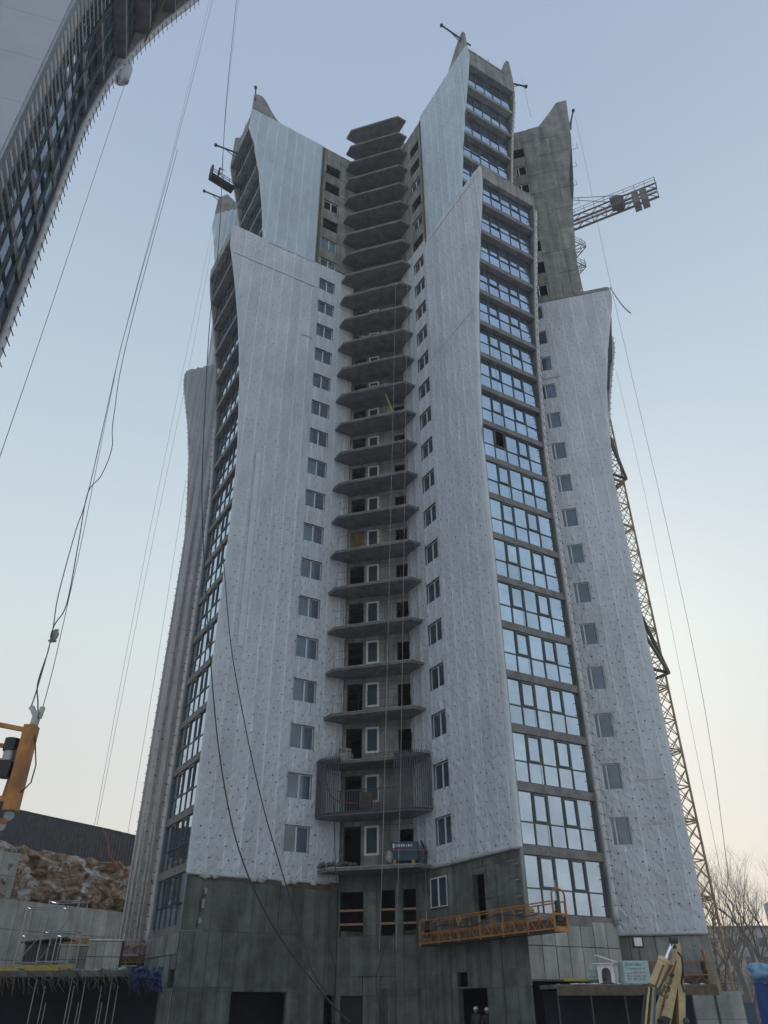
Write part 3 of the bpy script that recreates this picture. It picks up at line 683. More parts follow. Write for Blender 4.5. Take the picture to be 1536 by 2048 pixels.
# balconies ------------------------------------------------------------------
poly = [(-4.7, .0), (-4.7, -1.1), (-1.05, -5.05), (0., -5.05), (.0, .0)]
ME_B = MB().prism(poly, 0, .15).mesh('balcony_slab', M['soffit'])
lip = MB(); q = [(-4.7, -.0), (-4.7, -1.1), (-1.05, -5.05), (0, -5.05)]
for a, b in zip(q, q[1:]):
    a = Vector((*a, .165)); b = Vector((*b, .165)); lip.beam(a, b, .09, .05)
ME_BL = lip.mesh('kerb', M['conc_light'])
for k in range(0, 26):
    jx = random.uniform(-.05, .05)
    o = link('balcony_slab', ME_B, tower, (jx if 0 < k else 0, -abs(jx)*.6 if k else 0, FL0+3*k+random.uniform(-.02, .02))); link('kerb', ME_BL, o)
MB().prism([(-3.25, .05), (.05, -3.25), (2.4, -2.6), (4, 4), (-2.6, 2.4)], 79.52, 83.12).obj('stair_tower', M['conc'], tower)
# thin safety bars and mesh on some balconies
for k, a in ((2, .5), (3, 1), (4, .6), (5, 1), (6, .4), (7, 1), (8, .7), (10, .5)):
    mb = MB(); z = FL0+3*k+.25; p0 = Vector((-4.6, -1.1, z)); p1 = Vector((-1.05, -4.95, z)); n = 9
    pts = [p0.lerp(p1, i/n) for i in range(n+1) if (i/n <= .3 or i/n >= .5 or a == 1) and random.random() < .8]
    for p in pts: mb.beam(p, p+Vector((0, 0, 1.15)), .018)
    for h in (.55, 1.1): mb.beam(p0.lerp(p1, 0 if a != .5 else .4)+Vector((0, 0, h)), p0.lerp(p1, .35 if a < 1 else 1)+Vector((0, 0, h+.05)), .014)
    mb.obj('guard_wire', M['dsteel'], tower, kind='stuff')
# the finished balcony: rounded screen of square bars
kk = 1; zb = FL0+3*kk; ring = []
def ringpts():
    P = [(-4.95, .0), (-4.95, -.9)]; c = Vector((-4.35, -.9)); 
    # smooth polyline round the octagon, 0.3 m outside the slab
    pts = [Vector((-5.0, .05)), Vector((-5.02, -.7)), Vector((-4.9, -1.15)), Vector((-4.62, -1.55)), Vector((-1.5, -4.92)), Vector((-1.1, -5.25)), Vector((-.62, -5.4)), Vector((0., -5.4))]
    return pts
RP = ringpts(); total = sum((b-a).length for a, b in zip(RP, RP[1:]))
def along(s):
    for a, b in zip(RP, RP[1:]):
        l = (b-a).length
        if s <= l: return a.lerp(b, s/l)
        s -= l
    return RP[-1]
ME_LONG = MB().box(-.025, .025, -.025, .025, 0, 3.42).mesh('baluster', M['rail']); ME_SHORT = MB().box(-.024, .024, -.024, .024, 0, 1.35).mesh('baluster', M['rail'])
s = 0
while s < total:
    p = along(s); t = s/total
    full = t < .27 or t > .70
    link('baluster', ME_LONG if full else ME_SHORT, tower, (p.x, p.y, zb-.02), R(-45)); s += .135 if full else .155
mb = MB()
for z, t0, t1 in ((.1, 0, 1), (1.3, .25, .72), (3.15, 0, .27), (3.15, .70, 1)):
    n = 30; P = [along(total*lerp(t0, t1, i/n)) for i in range(n+1)]
    for a, b in zip(P, P[1:]): mb.beam((a.x*.99, a.y*.99, zb+z), (b.x*.99, b.y*.99, zb+z), .04, .05 if z < 3 else .22)
mb.obj('rail', M['rail'], tower)
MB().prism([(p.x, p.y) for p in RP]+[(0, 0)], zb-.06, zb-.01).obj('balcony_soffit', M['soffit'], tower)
# broken concrete and rubble on the lowest slab
for i in range(26):
    t = random.random(); p = Vector((lerp(-4.6, -3.5, t), lerp(-.6, -1.9, t)+random.uniform(-.2, .3), FL0+.28))
    if i < 14: pass
mb = MB()
for i in range(60):
    t = random.random()**1.5; r = random.uniform(.05, .16)
    mb.ball((lerp(-4.6, -3.2, t), lerp(-.3, -2.3, t)+random.uniform(-.1, .5), FL0+.28+r*.5+random.uniform(0, .28)*(1-t)), r, 5, 3, (1, 1, .8), .6)
mb.obj('broken_concrete', M['conc_dark'], tower, kind='stuff')

# parapets, antennas, outriggers on the roof edge --------------------------------
MB().box(.26, WW-.24, -LQ2(79.4)+.0, -LQ2(79.4)+.2, 79.45, 79.75).obj('parapet', M['conc'], tower)
for p in ((.5, -15.6, 79.7), (3.0, -15.7, 79.7), (-15.5, 2.5, 79.5), (-15.4, 4.2, 79.5)):
    MB().tube([p, (p[0], p[1], p[2]+1.6)], .02, 5).obj('steel_rod', M['dsteel'], tower)
def wl(u, v, z): return tower_world(u, v, z)
def tower_world(u, v, z): return ORG+E1*u+E2*v+Vector((0, 0, z))
def fworld(face, a, d, z): p = face(a, d, z); return tower_world(*p)
def outrigger(a, b, label, up=None):
    a = Vector(a); b = Vector(b); o = thing('outrigger', label, 'outrigger', a, group='suspension beams at the roof edges')
    d = b-a; mid = d*.45+Vector((0, 0, -.45))
    MB().beam((0, 0, 0), d, .13).beam(-d*.5, (0, 0, 0), .12).obj('beam', M['dsteel'], o)
    MB().beam(d*.05+Vector((0, 0, -.8)), d*.6, .06).beam(d*.05+Vector((0, 0, -.8)), d*.05, .07).obj('strut', M['dsteel'], o)
    MB().tube([d+Vector((0, -.12, 0)), d+Vector((0, .12, 0))], .16, 10).obj('pulley', M['black'], o)
outrigger(fworld(FQ, -15.4, .0, 82.4), fworld(FQ, -14.9, 1.9, 84.0), 'steel outrigger beam on the tallest right-hand spire')
outrigger(tower_world(5.6, -15.6, 79.2), tower_world(7.4, -16.0, 79.6), 'steel outrigger beam at the right corner of the upper glazed wing')
outrigger(fworld(FP, -15.5, -.1, 82.2), fworld(FP, -15.6, -.3, 84.2), 'upright steel outrigger on the left-hand spire')
outrigger(fworld(FR_, -19.0, -.1, 80.7), fworld(FR_, -21.2, .4, 82.2), 'steel outrigger beam on the small far-left spire')
outrigger(fworld(FR_, 20.5, -.3, 78.5), fworld(FR_, 21.2, -.2, 81.0), 'steel outrigger beam on the bare concrete spire')
outrigger(tower_world(-15.6, 3.8, 77.0), tower_world(-17.8, 4.2, 77.2), 'steel outrigger beam above the small cradle, upper left')
# brackets sticking out of the outer edges
for i in range(7):
    z = 57+i*2.9
    mb = MB(); p = Vector(FR_(LR2(z), -.3, z)); t = FR_.t
    mb.beam(p, p+t*.7+Vector((0, 0, .1)), .03).beam(p+t*.7+Vector((0, 0, .1)), p+t*.7+Vector((0, 0, .9)), .03); mb.obj('edge_bracket', M['dsteel'], tower)
# strip of torn membrane hanging at the right corner
P = [Vector(FR_(20.5+.9*t*t+.2*t, .1, 53.2-3.2*t+.3*math.sin(5*t))) for t in [i/8 for i in range(9)]]
mb = MB()
for a, b in zip(P, P[1:]): mb.beam(a, b, .16, .03)
mb.obj('torn_strip', M['rollm'], tower)
for c, r in (((-12.95, .25, 49.5), .45), ((-12.9, .3, 47.2), .38), ((-13.3, 5.5, 48.2), .4)):
    MB().ball(c, r, 9, 6, (1, .5, 1.4), .9).obj('torn_wad', M['rollm'], tower, smooth=True)
def strip(face, a0, z0, a1, z1, wd, m, name='lap_strip', d=.115):
    mb = MB(); n = 24; A = Vector((a0, z0, 0)); B = Vector((a1, z1, 0)); q = (B-A).normalized(); q = Vector((-q.y, q.x, 0))*wd/2
    for i in range(n+1):
        c = A.lerp(B, i/n); e = .02*noise.noise(c*2)
        for sg in (-1, 1): p = c+q*sg; mb.v.append(face(p.x, d+e, p.y))
    mb.f = [(2*i, 2*i+1, 2*i+3, 2*i+2) for i in range(n)]; return mb.obj(name, m, tower)
M['lap'] = mat('clean_membrane_lap', (.62, .67, .73), .5, noise_amt=.08, noise_scale=2)
strip(FP, -15.3, 57.0, -7.2, 57.2, .2, M['lap']); strip(FP, -12.4, 60.3, -7.6, 60.45, .16, M['lap']); strip(FP, -8.4, 50.5, -7.3, 50.5, .16, M['rollm'])
strip(FP, -10.85, 21.0, -11.0, 36.5, .40, M['lap'], 'repair_strip')
strip(FQ, -13.6, 45.5, -7.3, 45.2, .07, M['lap']); strip(FQ, -15.6, 59.6, -8.2, 59.4, .14, M['lap'])
strip(FR_, 11.2, 44.2, 15.2, 44.3, .16, M['rollm']); strip(FR_, 15.4, 12.6, 17.3, 12.7, .14, M['rollm']); strip(FR_, 15.4, 10.2, 17.3, 10.3, .14, M['rollm'])
for a, r in ((-11.4, .28), (-10.9, .2), (-8.6, .22), (-8.1, .26), (-6.6, .3), (-6.2, .2), (-4.9, .22)): MB().ball(FP(a, .08, 7.68+.05*r), r, 9, 6, (1.2, .4, .8), .9).obj('hem_fold', M['rollm'], tower, smooth=True)
for z, a, h_ in ((6.9, -11.35, .3), (6.3, -11.42, .45), (5.5, -11.5, .25)):
    MB().box(a, a+.16, -.03, .03, z-h_/2, z+h_/2).obj('exposed_joint', M['bag'], tower, (0, -.04, 0)); MB().box(a-.07, a, -.03, .03, z-h_/2-.2, z+h_/2-.1).obj('exposed_joint', M['black'], tower, (0, -.04, 0))
for z in (5.3, 6.0, 6.7, 7.4): MB().box(-.2, .0, 0, .2, 0, .03).obj('tie_bracket', M['steel'], tower, (0, -12.6+.0*z, z)); MB().box(-.22, -.19, 0, .5, 0, .03).obj('tie_bracket', M['steel'], tower, (.14, -12.3, z+.2))
# floodlight
# ------------------------------------------------------------------ setting: ground, haze ...
g = MB(); N = 60
g.add([(-900, -300, 0), (900, -300, 0), (900, 1500, 0), (-900, 1500, 0)], [(0, 1, 2, 3)])
g.obj('ground', M['ground'], kind='structure')
def pol(az, d): return Vector((math.sin(R(az))*d, math.cos(R(az))*d, 0))
# ------------------------------------------------------------------ neighbouring tower, close on the left
NN = Vector((-12.87, 14.93, 0)); ta, na = R(-16), R(74)
nb = thing('apartment_tower', 'near high-rise wing with smooth grey cladding and flaring glazed end, top left', 'building', NN)
NE_ = Face((0, 0), (math.sin(ta), math.cos(ta)), (math.sin(na), math.cos(na)))          # its glazed end
NF_ = Face((0, 0), (-math.sin(na), -math.cos(na)), (-math.sin(ta), -math.cos(ta)))     # its clad flank
def LN(z): return interp(z, [36, 37.7, 41.2, 45.4, 48.7, 51.2, 52.6, 53.4], [0, .05, .33, 1.15, 2.05, 2.9, 3.35, 3.6])-.1
for i in range(6):
    for j in range(20):
        left = NF_.t.cross(NF_.n).z > 0
        a0 = i*2.4; z0 = -1+j*3.0
        e = LN(z0+1.5) if i == 0 else 0
        p = NF_(a0+.006-(LN(z0) if i == 0 else 0), 0 if left else -.05+random.uniform(0, .004), z0+.006)
        o = link('cladding_panel', unit_box(M['panelwhite']), nb, p, NF_.rz()); o.scale = (2.388+(LN(z0) if i == 0 else 0), .05, 2.988)
mb = MB(); mb.prism([(.6, -.1), (14, -.1), (14, -5.8), (.6, -5.8)], -1, 58.5, lambda a, b, h: NF_(a, b, h)); 
mb.obj('body', M['conc_dark'], nb)
mb = MB(); zs = [0, 10, 20, 30, 36, 38, 40, 42, 44, 46, 48, 50, 52, 53.4]
for z0, z1 in zip(zs, zs[1:]):
    V = [NE_(a, d, z) for z, L in ((z0, LN(z0)), (z1, LN(z1))) for a, d in ((5.64, -1), (5.64, L+.06), (5.86, L+.06), (5.86, -1))]
    mb.add(V, [(0, 1, 5, 4), (1, 2, 6, 5), (2, 3, 7, 6)])
mb.obj('fin_wall', M['soffit'], nb)
for k in range(-2, 16):
    z0 = FL0+3*k-.29; L = LN(z0+.43)+.02
    mb = MB(); mb.prism([(.05, -1.5), (.05, L), (5.63, L), (5.63, -1.5)], z0, z0+(.43 if k < 15 else 1.0), lambda a, b, h: NE_(a, b, h)); mb.obj('slab_edge', M['soffit'], nb)
    if k < 15:
        rz, flip = face_rz(NE_); Lz = LN(z0+.45)-.01
        o = storey(nb, NE_(5.6 if flip else 1.2, Lz, z0+.44), rz); o.scale = (.87, 1, 1)
# cladding rail strip: tray, stuffed bays and the paired rods
mb = MB(); 
for z0, z1 in zip(zs, zs[1:]):
    V = [NE_(a, L, z) for z, L in ((z0, LN(z0)+.10), (z1, LN(z1)+.10)) for a in (.0, 1.12)]
    mb.add(V, [(0, 1, 3, 2)])
    V = [NE_(-.004, L, z) for z, L0 in ((z0, LN(z0)), (z1, LN(z1))) for L in (L0-.4, L0+.10)]; mb.add(V, [(0, 1, 3, 2)])
mb.obj('rail_tray', M['steel'], nb)
ME_BAY = MB().box(0, .62, 0, .05, 0, .34).mesh('bay_panel', M['rollm']); ME_ROD = MB().tube([(0, 0, 0), (1.9, 0, 0)], .026, 5).tube([(0, 0, .12), (1.9, 0, .12)], .026, 5).mesh('rod_pair', M['steel'])
rz, flip = face_rz(NE_); z = 12.
while z < 47:
    L = LN(z)+.12
    o = link('bay_panel', ME_BAY, nb, NE_(.95 if flip else .33, L, z+.14), rz)
    o = link('rod_pair', ME_ROD, nb, NE_(1.9, L+.16, z), rz)
    if not flip: o.location = NE_(0, L+.14, z)
    z += .6
for a in (1.14, 1.3, 1.5, 2.25, 2.4, 3.3, 4.3, 4.45, 5.3):
    mb = MB()
    for z0, z1 in zip(zs, zs[1:]):
        if z1 > 43: break
        mb.beam(NE_(a, LN(z0)+.14, z0), NE_(a, LN(z1)+.14, z1), .045)
    mb.obj('guide_rail', random.choice((M['frame'], M['dsteel'])), nb)
P = [NE_(5.78, LN(z)+.14, z) for z in [x*.8 for x in range(0, 67)]]+[NE_(5.78, LN(53.4)+.14, 53.4)]
MB().tube(P, [.17*(1+.2*noise.noise(Vector(p)*2)) for p in P], 8).obj('membrane_edge_roll', M['rollm'], nb, smooth=True)
mb = MB(); z = 8
while z < 53:
    p = Vector(NE_(5.78, LN(z)+.30, z)); mb.beam(p-NE_.t*.22, p+NE_.t*.28+NE_.n*.06, .03); z += .55
mb.obj('edge_clips', M['black'], nb, kind='stuff')
MB().ball(NE_(6.05, LN(43.2)+.15, 43.2), .62, 10, 7, (.8, .8, 1.5), .8).obj('torn_wad', M['rollm'], nb, smooth=True)
MB().beam(NE_(5.2, 1.6, 45.2), NE_(2.6, 3.0, 50), .09).obj('scaffold_tube', M['wool'], nb)

# ------------------------------------------------------------------ suspended platforms
def platform(name, label, a, b, zb, depth, h, group='suspended access platforms', npost=6, panel=True, loc_dir=None):
    """a, b: world xy ends of the front side; outward is to the right of a -> b"""
    a = Vector((*a, 0)); b = Vector((*b, 0)); L = (b-a).length; ang = math.atan2((b-a).y, (b-a).x)
    t = thing(name, label, 'platform', (a.x, a.y, zb), ang, group); m = M['orange']
    MB().box(.05, L-.05, depth-.02, depth-.01, .1, .5).obj('mesh_screen', M['wool'], t)
    MB().box(0, L, 0, depth, -.04, .06).obj('deck', M['black'], t)
    MB().box(0, L, -.03, .0, .04, .11).box(0, L, depth, depth+.03, .04, .11).obj('toe_board', m, t)
    for y in (0, depth):
        mb = MB()
        for z in (.52, h): mb.beam((0, y, z), (L, y, z), .05)
        mb.obj('guard_rail', m, t); mb = MB(); n = int(L/.32)
        for i in range(n):
            x0 = L*i/n; x1 = L*(i+1)/n; mb.beam((x0, y, .1 if i % 2 else .5), (x1, y, .5 if i % 2 else .1), .025)
        mb.obj('lattice', m, t)
        for i in range(npost+1):
            x = L*i/npost; MB().beam((x, y-.01, -.05), (x, y-.01, h+.02), .07).obj('post', m, t)
    for x, s in ((0, -1), (L, 1)):                        # arched end frames with hoists
        e = MB(); hh = h+(.5 if s > 0 else .12); y0, y1 = -.02, depth+.02; n = 8
        pts = [(x, y0, -.04), (x, y0, hh-.25)]+[(x, (y0+y1)/2-(y1-y0)/2*math.cos(math.pi*i/n), hh-.25+.25*math.sin(math.pi*i/n)) for i in range(1, n)]+[(x, y1, hh-.25), (x, y1, -.04)]
        e.tube(pts, .045, 6); e.beam((x, y0, .62), (x, y1, .62), .08); e.beam((x, y0, .05), (x, y1, .05), .12, .2); e.obj('end_frame', m, t)
        hz = MB(); c = depth/2; hz.tube([(x-s*.12, c, .75), (x-s*.12, c, 1.15)], .11, 10).box(x-s*.12-.09, x-s*.12+.09, c-.12, c+.12, .35, .75); hz.obj('hoist', M['black'], t)
        MB().tube([(x-s*.12, c, 1.1), (x-s*.12, c, hh+.35)], .03, 6).obj('hoist_neck', M['steel'], t)
    return t, L
gq = platform('suspended_platform', 'orange suspended platform hanging across the grey base, right of the balconies', tower_world(-.95, -5.1, 0)[:2], tower_world(-.95, -15.75, 0)[:2], 4.36, .7, 1.12, npost=6)[0]
mb = MB(); mb.ball((3.1, .35, .98), .16, 8, 5).ball((9.0, .2, .9), .12, 6, 4); mb.obj('hanging_bag', M['yellow'], gq)
pts = [(1.1+i*.95, -.06, .62+.16*math.sin(i*1.3)+.02*i) for i in range(10)]; MB().tube(pts, .022, 5).obj('cable', M['cable'], gq)
platform('suspended_platform', 'orange suspended platform parked at the foot of the right-hand wing', fworld(FR_, 12.0, .95, 0)[:2], fworld(FR_, 17.1, .95, 0)[:2], 2.42, .7, 1.1, npost=4)
platform('suspended_platform', 'rusty orange platform resting at the foot of the far-left wing', fworld(FR_, -16.6, 1.0, 0)[:2], fworld(FR_, -12.6, 1.0, 0)[:2], 3.85, .7, .95, npost=3)
# small cradle with a worker, high on the left
cw = tower_world(-17.6, 4.4, 72.4)
cr = thing('access_cradle', 'small dark cradle hanging beside the upper left glazed wing', 'cradle', cw, math.atan2(E1.y, E1.x)+R(8))
MB().box(0, 2.6, 0, .7, 0, .5).obj('cradle_floor', M['black'], cr)
for y in (0, .7):
    mb = MB()
    for z in (.8, 1.15): mb.beam((0, y, z), (2.6, y, z), .05)
    for x in (0, .65, 1.3, 1.95, 2.6): mb.beam((x, y, .5), (x, y, 1.15), .05)
    mb.obj('guard_rail', M['dsteel'], cr)
MB().box(-.05, .15, .1, .6, .5, 1.9).obj('hoist', M['crane_dark'], cr)

# ------------------------------------------------------------------ people
def person(label, loc, rz, J, helmet=True):
    """J: joints -> positions; grown as one skinned body"""
    names = ['pelvis', 'chest', 'neck', 'head', 'lsh', 'lel', 'lha', 'rsh', 'rel', 'rha', 'lhip', 'lkn', 'lft', 'ltoe', 'rhip', 'rkn', 'rft', 'rtoe', 'waist']
    E_ = [('pelvis', 'waist'), ('waist', 'chest'), ('chest', 'neck'), ('neck', 'head'), ('chest', 'lsh'), ('lsh', 'lel'), ('lel', 'lha'), ('chest', 'rsh'), ('rsh', 'rel'), ('rel', 'rha'),
          ('pelvis', 'lhip'), ('lhip', 'lkn'), ('lkn', 'lft'), ('lft', 'ltoe'), ('pelvis', 'rhip'), ('rhip', 'rkn'), ('rkn', 'rft'), ('rft', 'rtoe')]
    rad = dict(pelvis=(.15, .11), waist=(.14, .10), chest=(.17, .12), neck=(.055, .055), head=(.085, .10), lsh=(.07, .07), rsh=(.07, .07), lel=(.05, .05), rel=(.05, .05), lha=(.038, .03), rha=(.038, .03),
               lhip=(.10, .10), rhip=(.10, .10), lkn=(.07, .07), rkn=(.07, .07), lft=(.055, .055), rft=(.055, .055), ltoe=(.045, .035), rtoe=(.045, .035))
    me = bpy.data.meshes.new('person'); me.from_pydata([J[n] for n in names], [(names.index(a), names.index(b)) for a, b in E_], []); me.materials.append(M['cloth'])
    o = thing('person', label, 'person', loc, rz, me=me)
    sk = o.modifiers.new('skin', 'SKIN'); sv = me.skin_vertices[0].data
    for i, n in enumerate(names): sv[i].radius = rad[n]
    sv[0].use_root = True; ss = o.modifiers.new('sub', 'SUBSURF'); ss.levels = 2; ss.render_levels = 2
    h = Vector(J['head'])
    hd = MB().ball(h+Vector((0, 0, .03)), .1, 14, 10, (.82, .95, 1.18)); hd.ball(h+Vector((0, -.1, .02)), .018, 6, 4, (1, 1, 1.4))
    hd.ball(h+Vector((-.085, 0, .02)), .022, 6, 4, (.5, 1, 1.4)).ball(h+Vector((.085, 0, .02)), .022, 6, 4, (.5, 1, 1.4)); hd.obj('face', M['skin'], o, smooth=True)
    f = MB().ball(h+Vector((-.035, -.088, .045)), .012, 6, 4).ball(h+Vector((.035, -.088, .045)), .012, 6, 4); f.beam(h+Vector((-.03, -.094, -.035)), h+Vector((.03, -.094, -.035)), .008); f.obj('features', M['black'], o)
    if helmet:
        mb = MB(); n = 14
        for i in range(6):
            ph = math.pi/2*i/5
            for k in range(n):
                t = 2*math.pi*k/n; mb.v.append((h.x+.125*math.sin(ph)*math.cos(t), h.y+.145*math.sin(ph)*math.sin(t), h.z+.065+.125*math.cos(ph)))
        for i in range(5):
            for k in range(n): a = i*n+k; b = i*n+(k+1) % n; mb.f.append((a, a+n, b+n, b))
        mb.prism([(h.x-.11, h.y-.08), (h.x-.07, h.y-.2), (h.x+.07, h.y-.2), (h.x+.11, h.y-.08)], h.z+.062, h.z+.076); mb.obj('helmet', M['helmet'], o, smooth=True)
    for s, hn in ((-1, 'lha'), (1, 'rha')):               # five-fingered hands
        p = Vector(J[hn]); el = Vector(J['lel' if s < 0 else 'rel']); d = (p-el).normalized(); sd = d.cross(Vector((0, 1, .1))).normalized()
        mb = MB(); mb.beam(p-d*.01, p+d*.08, .08, .03, up=sd)
        for i, l in enumerate((.065, .078, .072, .055)):
            q = p+d*.08+sd.cross(d)*0+d.cross(sd).normalized()*(.03-.02*i); mb.tube([q, q+d*l*.6, q+d*l+sd*.02], [.009, .009, .007], 5)
        q = p+d*.03+d.cross(sd).normalized()*.04; mb.tube([q, q+d*.04+d.cross(sd).normalized()*.025, q+d*.07+d.cross(sd).normalized()*.02], [.011, .010, .008], 5); mb.obj('hand', M['skin'], o, smooth=True)
    return o
ST = dict(pelvis=(0, 0, .95), waist=(0, 0, 1.1), chest=(0, .01, 1.32), neck=(0, 0, 1.5), head=(0, -.02, 1.6), lsh=(-.19, .01, 1.41), rsh=(.19, .01, 1.41), lel=(-.24, .02, 1.13), rel=(.25, .02, 1.13),
          lha=(-.24, -.1, .9), rha=(.26, -.08, .9), lhip=(-.1, 0, .88), rhip=(.1, 0, .88), lkn=(-.11, -.02, .48), rkn=(.12, -.03, .48), lft=(-.11, .02, .08), rft=(.13, .0, .08), ltoe=(-.12, -.13, .05), rtoe=(.14, -.15, .05))
p1 = fworld(FQ, -8.05, -.25, -.12); p2 = fworld(FQ, -8.85, -.3, -.16)
person('worker in white helmet at the left of the dark doorway by the platform', p1, R(-20), ST)
S2_ = dict(ST); S2_.update(rel=(.3, -.15, 1.2), rha=(.22, -.38, 1.25)); person('worker in white helmet at the right of the dark doorway, one hand raised', p2, R(15), S2_)
S3 = dict(ST); S3.update(lel=(-.26, -.22, 1.3), lha=(-.2, -.48, 1.42), rel=(.28, -.12, 1.16), rha=(.2, -.32, 1.2), head=(0, -.05, 1.6))
person('worker in dark clothes standing in the small cradle, reaching to the wall', cw+E1*.75+E2*.35+Vector((0, 0, .5)), R(120), S3)
# ------------------------------------------------------------------ tower crane behind the right wing
cx, cy = 26.0, 70.3
mast = thing('tower_crane', 'yellow lattice tower crane rising behind the right-hand wing', 'crane', (cx, cy, 0), R(27)); w2 = .78
ME_CH = MB().beam((0, 0, 0), (0, 0, 3), .14).mesh('mast_chord', M['crane'])
for sx, sy in ((-1, -1), (1, -1), (1, 1), (-1, 1)):
    MB().beam((sx*w2, sy*w2, -.5), (sx*w2, sy*w2, 97), .15).obj('mast_chord', M['crane'], mast)
lat = MB()
for j in range(32):
    z = j*3.0; C4 = [(-w2, -w2), (w2, -w2), (w2, w2), (-w2, w2)]
    for i in range(4):
        a = C4[i]; b = C4[(i+1) % 4]
        lat.beam((*a, z), (*b, z), .09).beam((*a, z+.12), (*b, z+1.5), .06).beam((*b, z+1.5), (*a, z+2.9), .06).beam((*b, z+.12), (*a, z+1.5), .06).beam((*a, z+1.5), (*b, z+2.9), .06)
        if j % 2: lat.beam((*a, z+.2), (*b, z+.2), .12)
o = lat.obj('lattice', M['crane'], mast)
for z, lab in ((28.6, 0), (51.6, 1)):
    t = MB(); q = mast.matrix_basis
    t.beam((-w2-.2, -w2-.2, z), (w2+.3, -w2-.2, z), .22).beam((w2+.3, -w2-.2, z), (w2+.3, w2+.3, z), .22).beam((w2+.3, w2+.3, z), (-w2-.2, w2+.3, z), .22).beam((-w2-.2, w2+.3, z), (-w2-.2, -w2-.2, z), .22)
    Mi = Matrix.Rotation(-R(27), 4, 'Z')
    e = Mi @ (Vector(fworld(FR_, 16.5, -3, 0))-Vector((cx, cy, 0))); e.z = z+1.2; f2 = Vector(e); f2.z = z-2.2
    t.beam((w2+.3, -w2-.2, z), e, .28).beam((w2+.3, -w2-.2, z), f2, .24).beam((w2+.3, w2+.3, z), e, .24); t.obj('wall_tie', M['crane_dark'], mast)
jd = Vector((10.5, -5.3, 0)).normalized(); js = Vector((-jd.y, jd.x, 0)); jr = Matrix.Rotation(-R(27), 4, 'Z')
def J3(a, b, z): return jr @ (jd*a+js*b)+Vector((0, 0, z))
ZJ = 96.3
mb = MB()
for b in (-.75, .75):
    mb.beam(J3(-22, b, ZJ), J3(13.7, b, ZJ), .24).beam(J3(-22, b, ZJ+1.1), J3(13.6, b, ZJ+1.1), .17)
    for i in range(31):
        a = -22+i*1.15; mb.beam(J3(a, b, ZJ+(0 if i % 2 else 1.1)), J3(a+1.15, b, ZJ+(1.1 if i % 2 else 0)), .08)
for i in range(19): mb.beam(J3(-22+i*1.9, -.75, ZJ), J3(-22+i*1.9, .75, ZJ), .1)
mb.obj('counter_jib', M['crane_dark'], mast)
mb = MB()
for b in (-.95, .95):
    for z in (1.65, 2.2): mb.beam(J3(1, b, ZJ+z), J3(13.7, b, ZJ+z), .05)
    for i in range(10): mb.beam(J3(1+i*1.41, b, ZJ+1.1), J3(1+i*1.41, b, ZJ+2.2), .05)
mb.beam(J3(13.7, -.95, ZJ+2.2), J3(13.7, .95, ZJ+2.2), .05).beam(J3(13.7, -.95, ZJ), J3(13.7, -.95, ZJ+2.2), .08).beam(J3(13.7, .95, ZJ), J3(13.7, .95, ZJ+2.2), .08); mb.obj('jib_handrail', M['crane_dark'], mast)
for a, wd in ((10.3, .9), (11.4, .9)):
    mb = MB(); V = [J3(a+x, b, ZJ+z) for z in (-1.3, 1.2) for x in (0, wd) for b in (-.85, .85)]; mb.add(V, [(0, 1, 3, 2), (4, 6, 7, 5), (0, 4, 5, 1), (2, 3, 7, 6), (0, 2, 6, 4), (1, 5, 7, 3)]); mb.obj('counterweight', M['conc_dark'], mast)
mb = MB(); mb.tube([J3(8.5, -.8, ZJ+.9), J3(8.5, .8, ZJ+.9)], .75, 12); V = [J3(7.4+x, b, ZJ+z) for z in (.3, 2.0) for x in (0, .9) for b in (-.6, .6)]; mb.add(V, [(0, 1, 3, 2), (4, 6, 7, 5), (0, 4, 5, 1), (2, 3, 7, 6), (0, 2, 6, 4), (1, 5, 7, 3)]); mb.obj('winch', M['black'], mast)
mb = MB(); mb.tube([J3(0, 0, ZJ), J3(0, 0, ZJ+8)], .3, 8); mb.obj('tower_head', M['crane'], mast)
mb = MB(); mb.beam(J3(0, 0, ZJ+7.5), J3(9.5, -.7, ZJ+1.2), .07).beam(J3(0, 0, ZJ+7.5), J3(9.5, .7, ZJ+1.2), .07); mb.obj('tie_rod', M['crane_dark'], mast)
for zz, r_ in ((91.5, 2.0), (87.5, 1.6)):
    mb = MB(); P4 = [(-r_, -r_), (r_, -r_), (r_, r_), (-r_, r_)]
    for i in range(4):
        a = P4[i]; b = P4[(i+1) % 4]
        for z in (0, .55, 1.1): mb.beam((*a, zz+z), (*b, zz+z), .10 if z == 0 else .05)
        for q in range(4): x = lerp(a[0], b[0], q/4); y = lerp(a[1], b[1], q/4); mb.beam((x, y, zz), (x, y, zz+1.1), .05).beam((x, y, zz), (x*.4, y*.4, zz), .08)
    mb.obj('mast_platform', M['crane_dark'], mast)

# ------------------------------------------------------------------ right side: canopy, boxes, excavator, yard
YC = 37.2
can = thing('canopy', 'dark site canopy with litter and yellow beam on top, beneath the right glazed end', 'canopy', tower_world(.2, -13, 0), math.atan2(E1.y, E1.x)+R(-22))
MB().box(0, 7.2, -2.2, 0, 2.28, 2.42).obj('roof_sheet', M['conc_dark'], can)
MB().box(0, 7.2, -2.25, -2.2, 2.02, 2.36).obj('fascia_board', M['wool'], can)
for x in (.05, 1.5, 3.0, 4.6, 6.0, 7.1): MB().beam((x, -2.1, 0), (x, -2.1, 2.28), .06).obj('post', M['dsteel'], can)
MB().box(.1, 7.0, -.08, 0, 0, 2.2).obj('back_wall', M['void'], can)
mb = MB()
for i in range(60):
    x = random.uniform(.1, 6.9); y = random.uniform(-2.1, -1.2); mb.ball((x, y, 2.43), random.uniform(.04, .16), 5, 3, (1.6, 1, .35), .5)
